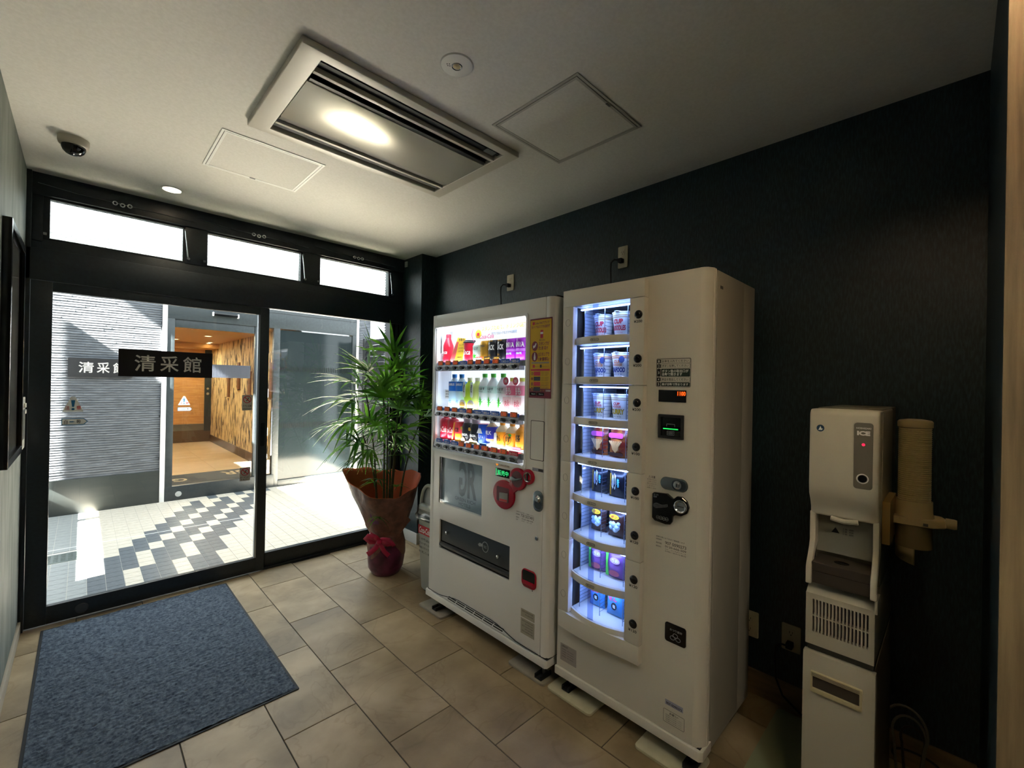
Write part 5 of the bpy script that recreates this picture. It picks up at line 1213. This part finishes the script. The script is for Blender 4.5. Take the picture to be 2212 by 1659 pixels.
# cable bundle and wall plug behind the dispenser
cbl = thing('cable_bundle', 'loose coil of grey leads on the floor right of the ice dispenser', 'cable', (2.25, .12, 0))
gcab = M('lead_grey', '#6f6a60', .5); dcab = M('lead_dark', '#2b2825', .5)
for k, (r, z, m) in enumerate(((.09, .17, gcab), (.07, .15, gcab), (.05, .13, dcab), (.10, .05, dcab))):
    pts = [(2.27+.01*k, .125-.01*k+r*math.cos(a)*.7, z+r*math.sin(a)*(1 if k < 3 else .3)) for a in [PI*1.15-PI*1.3*q/16 for q in range(17)]]
    pts.append((2.26, pts[-1][1]-.01, .006)); pts.insert(0, (2.25, pts[0][1]+.01, .006))
    obj('cable', tube(nb(), pts, .0045, 7), m, cbl)
fp = obj('floor_sheet', prism(nb(), rrect(1.80, 2.3, .40, .56, .02), 'Z', 0, .006), M('sheet_green', '#8d9478', .4), cat='mat', label='pale green plastic sheet on the floor left of the ice dispenser')

# ------------------------------------------------------------------ wall outlets and leads
plate_w = M('outlet_plate', '#bdb49c', .4)
def outlet(lab, y0, y1, z0, z1, plug=True, sheet=True):
    t = thing('wall_outlet', lab, 'outlet', (W, (y0+y1)/2, z0), 'wall outlets')
    obj('cover_plate', prism(nb(), rrect(y0, y1, z0, z1, .006), 'X', W-.008, W), plate_w, t, bevel=.003)
    ym = (y0+y1)/2; zm = (z0+z1)/2; h = z1-z0
    for zc in (zm+h*.2, zm-h*.2):
        s = obj('socket_face', prism(nb(), rrect(ym-.014, ym+.014, zc-.018, zc+.018, .006), 'X', W-.0095, W-.008), plate_w, t)
        for dy in (-.006, .006): obj('slit', B(W-.0099, W-.0094, ym+dy-.001, ym+dy+.001, zc-.002, zc+.007), black_matte, s)
        obj('earth_hole', prism(nb(), ell(ym, zc-.009, .0025, .0025, 10), 'X', W-.0099, W-.0094), black_matte, s)
    return t, ym, zm-h*.2
def plug(lab, ym, zc, pts):
    p = thing('power_cord', lab, 'cord', (W-.02, ym, zc), 'machine power cords')
    obj('plug', B(W-.046, W-.0096, ym-.012, ym+.014, zc-.013, zc+.013), rubber, p, bevel=.004)
    obj('cord', tube(nb(), [(W-.04, ym, zc), (W-.055, ym+.03, zc+.006), (W-.06, ym+.048, zc-.01), (W-.06, ym+.05, zc-.05)]+pts, .0045, 8), rubber, p)
t_, ym, zc = outlet('beige wall outlet above the drink vending machine', 2.374, 2.448, 2.186, 2.308)
plug('black lead from the outlet above the drink machine', ym, zc, [(W-.06, ym+.04, 2.05), (W-.05, ym+.02, 1.92), (W-.05, ym+.02, 1.6)])
t_, ym, zc = outlet('beige wall outlet above the tall snack machine', 1.40, 1.466, 2.186, 2.318)
plug('black lead from the outlet above the snack machine', ym, zc, [(W-.06, ym+.045, 2.05), (W-.05, ym+.035, 1.92), (W-.05, ym+.03, 1.6)])
outlet('beige wall outlet half hidden behind the snack machine', .655, .735, .268, .39)
t_, ym, zc = outlet('beige wall outlet left of the ice dispenser stand', .482, .558, .27, .39)
plug('black lead from the outlet beside the ice dispenser', ym, zc, [(W-.06, ym+.045, .15), (W-.05, ym+.02, .08), (W-.03, ym-.06, .012)])

# ------------------------------------------------------------------ ceiling: cassette, hatches, lamps, camera
ac_w = M('cassette_white', '#c6c1b4', .34); ac_p = M('cassette_panel', '#bdb9ad', .22, .35)
ac = thing('air_conditioner', 'large rectangular ceiling air conditioner with two dark outlet slots', 'air conditioner', (1.03, 1.92, CE))
Z0a = 2.612
bm = panel(nb(), 'Z', Z0a, CE, (.512, 1.558, 1.567, 2.262), [(.594, 1.49, 1.612, 2.213)])
obj('frame', bm, ac_w, ac, bevel=.006, seg=3)
obj('duct_black', B(.594, 1.49, 1.612, 2.213, CE-.004, CE-.001), black_matte, ac)
obj('grille_panel', B(.594, 1.486, 1.756, 2.072, Z0a-.002, CE-.012), ac_p, ac, bevel=.003)
obj('divider_bar', B(.594, 1.49, 1.682, 1.699, Z0a, CE-.006), ac_w, ac, bevel=.001); obj('divider_bar', B(.594, 1.49, 2.130, 2.146, Z0a, CE-.006), ac_w, ac, bevel=.001)
obj('vane', prism(nb(), [(1.737, Z0a+.004), (1.756, Z0a+.002), (1.756, Z0a+.006), (1.739, Z0a+.012)], 'X', .60, 1.48), M('vane_grey', '#2b2a27', .4), ac)
obj('vane', prism(nb(), [(2.074, Z0a+.002), (2.126, Z0a+.012), (2.126, Z0a+.016), (2.074, Z0a+.006)], 'X', .60, 1.486), M('vane_grey2', '#6c685f', .4), ac)
obj('louvre', prism(nb(), [(1.64, Z0a+.016), (1.66, Z0a+.016), (1.66, Z0a+.018), (1.64, Z0a+.018)], 'X', .60, 1.49), black_matte, ac)
obj('louvre', prism(nb(), [(2.165, Z0a+.012), (2.20, Z0a+.016), (2.20, Z0a+.02), (2.165, Z0a+.016)], 'X', .60, 1.49), black_matte, ac)
obj('slot_label', B(1.40, 1.46, 1.628, 1.664, Z0a+.009, Z0a+.0105), M('label_dim', '#5d615f', .5), ac)
def hatch(x0, x1, y0, y1, lab, m1, key):
    t = thing('ceiling_hatch', lab, 'hatch', ((x0+x1)/2, (y0+y1)/2, CE), 'ceiling access hatches')
    obj('outer_trim', panel(nb(), 'Z', CE-.004, CE, (x0, x1, y0, y1), [(x0+.011, x1-.011, y0+.011, y1-.011)]), m1, t, bevel=.001)
    obj('gap', B(x0+.011, x1-.011, y0+.011, y1-.011, CE-.0012, CE-.0006), black_matte, t)
    obj('inner_trim', panel(nb(), 'Z', CE-.0045, CE-.001, (x0+.0135, x1-.0135, y0+.0135, y1-.0135), [(x0+.025, x1-.025, y0+.025, y1-.025)]), m1, t, bevel=.001)
    obj('board', B(x0+.025, x1-.025, y0+.025, y1-.025, CE-.003, CE-.001), ceil_m, t)
    obj('catch', B(key[0]-.014, key[0]+.014, key[1]-.005, key[1]+.005, CE-.0065, CE-.003) if key[2] == 'x' else B(key[0]-.005, key[0]+.005, key[1]-.022, key[1]+.022, CE-.0065, CE-.003), steel, t)
hatch(.447, .924, 2.419, 2.90, 'white-trimmed access hatch between the air conditioner and the entrance', M('hatch_trim_lit', '#f6f6f2', .4), (.685, 2.882, 'x'))  # light from the entrance put into the brighter trim colour
hatch(1.303, 1.777, 1.01, 1.489, 'grey-trimmed access hatch above the vending machines', M('hatch_paint', '#b2b1ab', .45), (1.54, 1.03, 'x'))
dl = thing('downlight', 'lit round recessed downlight near the entrance', 'ceiling light', (.378, 3.44, CE))
obj('trim_ring', lathe(nb(), [(.046, 0), (.0565, 0), (.0565, -.004), (.046, -.003)], 28, (.378, 3.44, CE), cap=False), white_paint, dl)
obj('lens', lathe(nb(), [(.0001, -.002), (.047, -.002), (.047, -.0005), (.0001, -.0005)], 28, (.378, 3.44, CE), cap=False), M('lamp_warm', '#ffffff', .5, emit='#ffe6c0', es=9), dl)
l = bpy.data.lights.new('downlight_lamp', 'SPOT'); l.energy = 3; l.spot_size = math.radians(100); l.spot_blend = .6; l.color = (1, .85, .62); l.shadow_soft_size = .04
lo = bpy.data.objects.new('downlight_lamp', l); lo.location = (.378, 3.44, CE-.03); COL.objects.link(lo)
el = thing('emergency_light', 'unlit round white emergency light above the air conditioner', 'ceiling light', (.967, 1.307, CE))
obj('trim_ring', lathe(nb(), [(.0001, -.006), (.045, -.006), (.058, -.004), (.062, 0)], 32, (.967, 1.307, CE), cap=False), white_paint, el)
obj('bulb_well', lathe(nb(), [(.016, -.0062), (.018, -.0085), (.020, -.0062)], 20, (.967, 1.307, CE), cap=False), chrome, el)
obj('bulb', lathe(nb(), [(.0001, -.011), (.008, -.010), (.014, -.0062)], 16, (.967, 1.307, CE), cap=False), M('bulb_amber', '#d8c79a', .1), el)
for dx, dy in ((-.028, -.004), (-.034, .002), (-.027, .007), (-.021, .003)): obj('sensor_hole', lathe(nb(), [(.0001, -.0066), (.0025, -.0066)], 10, (.967+dx+.0, 1.307+dy+.012, CE), cap=False), black_matte, el)
cc = thing('security_camera', 'small dome security camera on the ceiling by the left wall', 'camera', (-.05, 3.08, CE))
obj('camera_base', lathe(nb(), [(.0001, 0), (.058, 0), (.058, -.018), (.055, -.030), (.050, -.036), (.044, -.038)], 32, (-.05, 3.08, CE), cap=False), M('camera_grey', '#b5ae9f', .4), cc)
obj('camera_dome', lathe(nb(), [(.046, -.036), (.045, -.048), (.039, -.062), (.028, -.073), (.014, -.079), (.0001, -.081)], 32, (-.05, 3.08, CE), cap=False), M('dome_black', '#0a0a0d', .05), cc)
# hall lamp behind the return wall, out of frame
hl = bpy.data.lights.new('hall_and_fill_lamp', 'SPOT'); hl.energy = 5.5; hl.spot_size = math.radians(150); hl.spot_blend = .5; hl.color = (1, .70, .40); hl.shadow_soft_size = .05
lo = bpy.data.objects.new('hall_and_fill_lamp', hl); lo.location = (.95, -.02, CE-.03); COL.objects.link(lo)
hl = bpy.data.lights.new('hall_and_fill_lamp', 'SPOT'); hl.energy = 19; hl.spot_size = math.radians(150); hl.spot_blend = .6; hl.color = (1, .88, .70); hl.shadow_soft_size = .06  # added fill from behind the camera, brightens the machine fronts
lo = bpy.data.objects.new('hall_and_fill_lamp', hl); lo.location = (.05, -.9, CE-.03); COL.objects.link(lo)

# ------------------------------------------------------------------ left wall: picture and switch plate
pf_ = thing('picture_frame', 'large black framed picture on the left wall', 'picture', (LX, 3.02, 1.08))
obj('frame', panel(nb(), 'X', LX, LX+.028, (2.73, 3.335, 1.075, 2.115), [(2.765, 3.30, 1.11, 2.08)]), black_gloss, pf_, bevel=.002)
obj('print', B(LX, LX+.008, 2.765, 3.30, 1.11, 2.08), noise_mat('print_grey', '#6d6a62', '#a8a498', 5, .6), pf_)
obj('picture_glass', B(LX+.016, LX+.018, 2.765, 3.30, 1.11, 2.08), glass_mat('picture_pane', '#ffffff', .9, .08), pf_, smooth=False)
sw = thing('switch_plate', 'pale switch panel on the left wall beside the entrance', 'switch', (LX, 3.56, 1.06))
obj('plate', prism(nb(), rrect(3.43, 3.69, 1.06, 1.345, .01), 'X', LX, LX+.014), M('switch_white', '#c4c2b6', .35), sw, bevel=.003)
obj('cover', prism(nb(), rrect(3.455, 3.56, 1.12, 1.28, .006), 'X', LX+.014, LX+.02), M('switch_dark', '#3c403d', .3), sw, bevel=.002)
for z in (1.30, 1.265): obj('key', B(LX+.014, LX+.022, 3.58, 3.64, z-.012, z+.012), MATS['switch_white'], sw, bevel=.002)

# ------------------------------------------------------------------ doormat
dmx0, dmx1, dmy0, dmy1 = -.152, .756, 2.172, 3.66
mt = thing('doormat', 'large dark blue ribbed doormat inside the entrance', 'mat', ((dmx0+dmx1)/2, (dmy0+dmy1)/2, 0))
pile = noise_mat('mat_pile', '#343d4b', '#66727f', 70, .95, bump=.9, bscale=150, spec=.2, bdist=.004, lo=.3, hi=.7)
bm = nb(); nx, ny = 130, 210; G = []
import mathutils
for i in range(nx+1):
    row = []
    for j in range(ny+1):
        x = dmx0+.012+(dmx1-dmx0-.024)*i/nx; y = dmy0+.012+(dmy1-dmy0-.024)*j/ny
        ph = mathutils.noise.noise(Vector((x*14, y*14, 0)))*2.6 + mathutils.noise.noise(Vector((x*42, y*42, 3)))*2.6
        h = .0075+.0030*math.sin(y*2*PI/.024+ph)+.0022*mathutils.noise.noise(Vector((x*80, y*130, 1)))
        row.append(bm.verts.new((x, y, h)))
    G.append(row)
for i in range(nx):
    for j in range(ny): bm.faces.new((G[i][j], G[i+1][j], G[i+1][j+1], G[i][j+1]))
obj('pile', bm, pile, mt, sharp=180)
obj('backing', prism(nb(), rrect(dmx0, dmx1, dmy0, dmy1, .006), 'Z', 0, .0045), M('mat_edge', '#14171c', .7), mt, bevel=.0015)

# ------------------------------------------------------------------ lidded waste bin behind the drink machine
tbn = thing('waste_bin', 'pale lidded waste bin squeezed between the palm and the drink machine', 'bin', (1.84, 2.57, 0))
bin_m = M('bin_white', '#b9bcb4', .45)
def loft(bm, secs):
    rings = [[bm.verts.new((x, y, z)) for x, y in pts] for z, pts in secs]
    n = len(rings[0])
    for a, b in zip(rings, rings[1:]):
        for k in range(n): bm.faces.new((a[k], a[(k+1) % n], b[(k+1) % n], b[k]))
    bm.faces.new(rings[0][::-1]); bm.faces.new(rings[-1]); return bm
def bsec(g, r=.05): return rrect(1.715+g, 1.965-g, 2.445+g, 2.70-g, r, 5)
obj('bin_body', loft(nb(), [(.012, bsec(.022)), (.02, bsec(.018)), (.30, bsec(.006)), (.50, bsec(.0))]), bin_m, tbn)
obj('bin_foot', loft(nb(), [(0, bsec(.03)), (.012, bsec(.026))]), black_matte, tbn)
bagm = glass_mat('bag_film', '#e6ece8', .9, .16, .12)
r_ = random.Random(4); bm = nb(); rows_ = []
for z, g in ((.47, -.012), (.50, -.010), (.53, -.016), (.56, -.008), (.585, -.014)):
    rows_.append([bm.verts.new((x+r_.uniform(-.006, .006), y+r_.uniform(-.006, .006), z+r_.uniform(-.006, .006))) for x, y in bsec(g)])
for a, b in zip(rows_, rows_[1:]):
    for k in range(len(a)): bm.faces.new((a[k], a[(k+1) % len(a)], b[(k+1) % len(a)], b[k]))
obj('liner_bag', bm, bagm, tbn)
obj('lid', loft(nb(), [(.54, bsec(-.004)), (.60, bsec(.0)), (.612, bsec(.012))]), bin_m, tbn)
bm = nb(); hoop = [(1.735, 2.572+.098*math.cos(a), .60+.15*math.sin(a)) for a in [PI*k/16 for k in range(17)]]
tube(bm, hoop, .012, 8); obj('lid_hood', bm, bin_m, tbn)
obj('bin_mouth', prism(nb(), [(2.572+.088*math.cos(PI*k/16), .60+.14*math.sin(PI*k/16)) for k in range(17)], 'X', 1.745, 1.755), M('mouth_grey', '#8c9494', .3), tbn)
lb = obj('bin_label', B(1.7135, 1.7165, 2.50, 2.668, .405, .465), red_ink, tbn)
textX('Coca-Cola', 2.52, 2.655, .415, .455, 1.7130, wht, lb, bold=.02, shear=.3)
for q, s in enumerate(('この製品は', 'ペットボトルを', '100%リサイクル', 'を使用しています')): textX(s, 2.51, 2.655, .365-.03*q, .382-.03*q, 1.7128+.0004*q, ink, tbn, bold=.012)

# ------------------------------------------------------------------ gift-wrapped lady palm
PLX, PLY = 1.695, 3.085
pp = thing('potted_palm', 'tall lady palm in a wrapped pot with a crimson ribbon bow', 'plant', (PLX, PLY, 0))
leaf_m = M('palm_leaf', '#3d7a22', .38); N_, L_, b_ = nt(leaf_m)
oi = N_.new('ShaderNodeTexCoord'); nz = N_.new('ShaderNodeTexNoise'); nz.inputs['Scale'].default_value = 6; L_.new(oi.outputs['Object'], nz.inputs['Vector'])
cr = N_.new('ShaderNodeValToRGB'); cr.color_ramp.elements[0].color = lin('#255a18'); cr.color_ramp.elements[1].color = lin('#74b036'); cr.color_ramp.elements[0].position = .35; cr.color_ramp.elements[1].position = .68
L_.new(nz.outputs['Fac'], cr.inputs[0]); L_.new(cr.outputs[0], b_.inputs['Base Color'])
trn = N_.new('ShaderNodeBsdfTranslucent'); L_.new(cr.outputs[0], trn.inputs[0]); mxs = N_.new('ShaderNodeMixShader'); mxs.inputs[0].default_value = .5
out = N_['Material Output']; L_.new(b_.outputs[0], mxs.inputs[1]); L_.new(trn.outputs[0], mxs.inputs[2]); L_.new(mxs.outputs[0], out.inputs[0])
stem_m = noise_mat('palm_stem', '#2b3a1c', '#4a4a2a', 30, .6, stretch=(1, 1, .3))
pot_purple = noise_mat('wrap_purple', '#45152f', '#6c2448', 14, .32, bump=.3, bscale=30, bdist=.006)
wrap_brown = noise_mat('wrap_brown', '#5d3c34', '#85594b', 18, .34, bump=.5, bscale=34, bdist=.006)
wrap_orange = M('wrap_orange_lining', '#e07a55', .4); N_, L_, b_ = nt(wrap_orange)
trn = N_.new('ShaderNodeBsdfTranslucent'); trn.inputs[0].default_value = lin('#ff8a58'); mxs = N_.new('ShaderNodeMixShader'); mxs.inputs[0].default_value = .5
L_.new(b_.outputs[0], mxs.inputs[1]); L_.new(trn.outputs[0], mxs.inputs[2]); L_.new(mxs.outputs[0], N_['Material Output'].inputs[0])
r_ = random.Random(21)
def crump(seed, amp, fr):
    def f(r, a, z):
        k = r*(1+amp*mathutils.noise.noise(Vector((math.cos(a)*fr+seed, math.sin(a)*fr, z*9))))
        return (k*math.cos(a), k*math.sin(a), z)
    return f
obj('pot_cover', lathe(nb(), [(.085, 0), (.105, .006), (.128, .05), (.138, .12), (.136, .22), (.124, .29), (.112, .315)], 40, (PLX, PLY, 0), fn=crump(2, .10, 2.2)), pot_purple, pp, sharp=70)
# torn brown over-wrap round the waist and the flared collar
def collar(r, a, z):
    k = r*(1+.08*mathutils.noise.noise(Vector((math.cos(a)*2.4+7, math.sin(a)*2.4, z*7)))+.05*math.sin(5*a+1.3)*(z > .5))
    zz = z
    if z > .42:
        f = max(0, math.cos(a-math.radians(238)))**1.4; t = (z-.42)/.32
        zz = z - .11*f*t + .035*mathutils.noise.noise(Vector((math.cos(a)*2.2+1, math.sin(a)*2.2, 5)))*t + .05*max(0, math.cos(a-math.radians(150)))*t
        k *= 1+.20*t*max(0, math.cos(a-math.radians(150)))-.03*t*f
    return (k*math.cos(a), k*math.sin(a), zz)
col_prof = [(.118, .31), (.130, .335), (.152, .37), (.172, .43), (.196, .51), (.222, .60), (.248, .69), (.262, .735)]
o = obj('wrapping_paper', lathe(nb(), col_prof, 48, (PLX, PLY, 0), fn=collar, cap=False), wrap_brown, pp, sharp=70)
o = obj('paper_lining', lathe(nb(), [(r-.006, z) for r, z in col_prof], 48, (PLX, PLY, 0), fn=collar, cap=False), wrap_orange, pp, sharp=70)
obj('under_skirt', lathe(nb(), [(.143, .20), (.141, .24), (.128, .29), (.121, .33)], 40, (PLX, PLY, 0), fn=lambda r, a, z: (r*(1+.05*mathutils.noise.noise(Vector((math.cos(a)*3, math.sin(a)*3, z*8))))*math.cos(a), r*math.sin(a), z+(.06*math.sin(a*3+1) if z < .22 else 0)), cap=False), wrap_brown, pp, sharp=70)
obj('soil', lathe(nb(), [(.0001, .50), (.185, .50)], 24, (PLX, PLY, 0), cap=False), M('soil', '#2a1f16', .9), pp)
# second sheet folded across the front
bm = nb(); n = 18; A_ = []; Bq = []
for k in range(n+1):
    a = math.radians(150+150*k/n); rr = .185+.012*math.sin(k*1.1)
    A_.append(bm.verts.new((PLX+(.13)*math.cos(a), PLY+.13*math.sin(a), .33+.01*math.sin(k)))); Bq.append(bm.verts.new((PLX+(rr+.012)*math.cos(a), PLY+(rr+.012)*math.sin(a), .47+.09*math.sin(PI*k/n+.5)+.012*math.sin(k*2.3))))
for k in range(n): bm.faces.new((A_[k], A_[k+1], Bq[k+1], Bq[k]))
obj('folded_sheet', bm, wrap_brown, pp, sharp=70)
bm = nb()
for k in range(7):
    a = math.radians(205+9*k)
    q = [bm.verts.new((PLX+rr*math.cos(a+da), PLY+rr*math.sin(a+da), z)) for rr, da, z in ((.176, 0, .42), (.176, .16, .42), (.235, .17, .61), (.235, 0, .60))] if k in (0, 1) else None
    if q: bm.faces.new(q)
obj('violet_sheet', bm, M('wrap_violet', '#6a3a6a', .35), pp)
# bow: loops and tails
rib = M('ribbon_crimson', '#b01245', .35)
def ribbon(pts, wdt, name):
    bm = nb(); L_ = []
    for i, p in enumerate(pts):
        p = Vector(p); t = Vector(pts[min(i+1, len(pts)-1)])-Vector(pts[max(i-1, 0)])
        d = Vector((-.707, -.707, 0)).cross(t).normalized()*wdt/2
        L_.append((bm.verts.new(p+d), bm.verts.new(p-d)))
    for a, b in zip(L_, L_[1:]): bm.faces.new((a[0], a[1], b[1], b[0]))
    o = obj(name, bm, rib, pp, sharp=80); s = o.modifiers.new('s', 'SOLIDIFY'); s.thickness = .0015
BX, BY, BZ = PLX-.105, PLY-.105, .295   # on the side that faces the room corner we look from
rx, ry = .707, -.707
def bp(u, v, d): return (BX+rx*u-.707*d, BY+ry*u-.707*d, BZ+v)
ribbon([bp(0, 0, .02), bp(-.03, .03, .045), bp(-.075, .045, .05), bp(-.10, .02, .03), bp(-.07, -.005, .02), bp(0, 0, .02)], .04, 'ribbon_loop')
ribbon([bp(0, 0, .02), bp(.03, .02, .045), bp(.075, .02, .05), bp(.095, -.015, .03), bp(.06, -.02, .02), bp(0, 0, .02)], .038, 'ribbon_loop')
ribbon([bp(0, 0, .03), bp(-.02, .04, .05), bp(-.05, .065, .04), bp(-.03, .02, .03)], .036, 'ribbon_loop')
ribbon([bp(0, 0, .03), bp(-.02, -.04, .04), bp(-.055, -.075, .035), bp(-.085, -.095, .03)], .036, 'ribbon_tail')
ribbon([bp(0, 0, .03), bp(.02, -.03, .04), bp(.04, -.07, .035), bp(.075, -.10, .035)], .034, 'ribbon_tail')
ribbon([bp(.01, 0, .03), bp(.04, -.0, .05), bp(.09, .01, .045), bp(.11, -.03, .03)], .03, 'ribbon_tail')
bm = nb(); bmesh.ops.create_uvsphere(bm, u_segments=12, v_segments=8, radius=.02, matrix=Matrix.Translation(bp(0, 0, .035))); obj('ribbon_knot', bm, rib, pp)
# stems and fan leaves
def fan(base, dirv, plen, lsize, nl, droop, spread=2.6):
    """petiole from base along dirv, then nl leaflets fanned out at its end"""
    bm = nb(); d = Vector(dirv).normalized()
    side = d.cross(Vector((0, 0, 1)));
    if side.length < .1: side = Vector((1, 0, 0))
    side.normalize(); upv = side.cross(d).normalized()
    p0 = Vector(base); pts = [p0 + d*plen*s + Vector((0, 0, -.10*plen*s*s)) for s in (0, .35, .7, 1)]
    tube(bm, pts, [.0032, .0028, .0024, .002], 5)
    hub = pts[-1]
    for k in range(nl):
        t = (k/(nl-1)-.5) if nl > 1 else 0
        an = t*spread*(1+r_.uniform(-.05, .05))
        ld = (d*math.cos(an)+side*math.sin(an)+upv*r_.uniform(-.12, .16)).normalized()
        L_ = lsize*(1-.35*abs(t)*1.4)*r_.uniform(.88, 1.08); wd = lsize*.040*r_.uniform(.85, 1.15)
        ws = ld.cross(upv).normalized(); prev = None; segs = 6
        for s in range(segs+1):
            f = s/segs; c = hub+ld*L_*f+Vector((0, 0, -droop*L_*f*f*(.6+.8*abs(t))))
            wv = wd*(.35+.65*math.sin(PI*min(1, f*1.15+.08))**.7) if f < .98 else wd*.12
            a = bm.verts.new(c-ws*wv+upv*wv*.28); m = bm.verts.new(c); b = bm.verts.new(c+ws*wv+upv*wv*.28)
            if prev: bm.faces.new((prev[0], prev[1], m, a)); bm.faces.new((prev[1], prev[2], b, m))
            prev = (a, m, b)
    return obj('frond', bm, leaf_m, pp, sharp=180)
stems = [(-.07, .03, 1.42, -.10, .03), (-.03, -.05, 1.30, -.05, -.08), (.0, .05, 1.52, .0, .05), (.03, -.02, 1.46, .05, -.02), (.06, .04, 1.36, .13, .03), (-.01, -.08, 1.16, -.03, -.12), (.075, -.05, 1.22, .15, -.09), (-.09, -.03, 1.08, -.16, -.06), (.02, .0, 1.55, .02, .0)]
for i, (dx, dy, h, lx, ly) in enumerate(stems):
    pts = [(PLX+dx+lx*f*f, PLY+dy+ly*f*f, .40+(h-.40)*f) for f in [k/8 for k in range(9)]]
    obj('stem', tube(nb(), pts, [.0085-.0035*k/8 for k in range(9)], 8), stem_m, pp)
    nf = 6 if h > 1.25 else 4
    for k in range(nf):
        f = 1-.062*k-.02*r_.random(); q = min(8, max(0, int(f*8)))
        bpt = Vector((PLX+dx+lx*f*f, PLY+dy+ly*f*f, .40+(h-.40)*f))
        az = 2.4*k+i*1.3+r_.uniform(-.3, .3)
        # keep foliage off the pillar and the glass: lean it to the room
        el_ = math.radians(72-15*k+r_.uniform(-8, 8))
        dv = Vector((math.cos(az)*math.cos(el_), math.sin(az)*math.cos(el_), math.sin(el_)))
        if dv.y > 0: dv.y *= .55
        if dv.x > 0: dv.x *= .75
        fan(bpt, dv, r_.uniform(.12, .22), r_.uniform(.24, .31), r_.choice((7, 8, 9)), .26+.05*k)
# the long arching leaves that reach out over the entrance side
for z, dv, pl, ls, dr in ((1.36, (-.9, -.05, .42), .26, .36, .42), (1.28, (-.95, -.12, .25), .28, .36, .55), (1.18, (-.95, .0, .12), .24, .36, .75), (1.10, (-.85, -.2, -.05), .22, .32, .8), (1.42, (-.75, -.25, .6), .24, .33, .3), (1.0, (-.7, -.4, .0), .2, .26, .7), (1.28, (.5, -.75, .35), .22, .30, .5), (1.1, (.3, -.8, .1), .18, .26, .6), (.92, (-.8, -.15, .05), .2, .22, .6), (.9, (.3, -.75, .2), .16, .22, .6), (1.35, (.2, -.8, .5), .2, .28, .4)):
    fan((PLX-.04, PLY-.03, z), dv, pl, ls, 9, dr, 1.9)
for k in range(8):
    az = PI+.9*(k-3.5)/3.5*1.5; fan((PLX+.07*math.cos(k*2.1), PLY+.07*math.sin(k*2.1), .62+.05*k), (math.cos(az), -.4*abs(math.sin(az))-.1, .35), .1, .16, 7, .5)
fan((PLX-.14, PLY-.15, .47), (-.5, -.6, .5), .05, .13, 8, .7, 4.5)
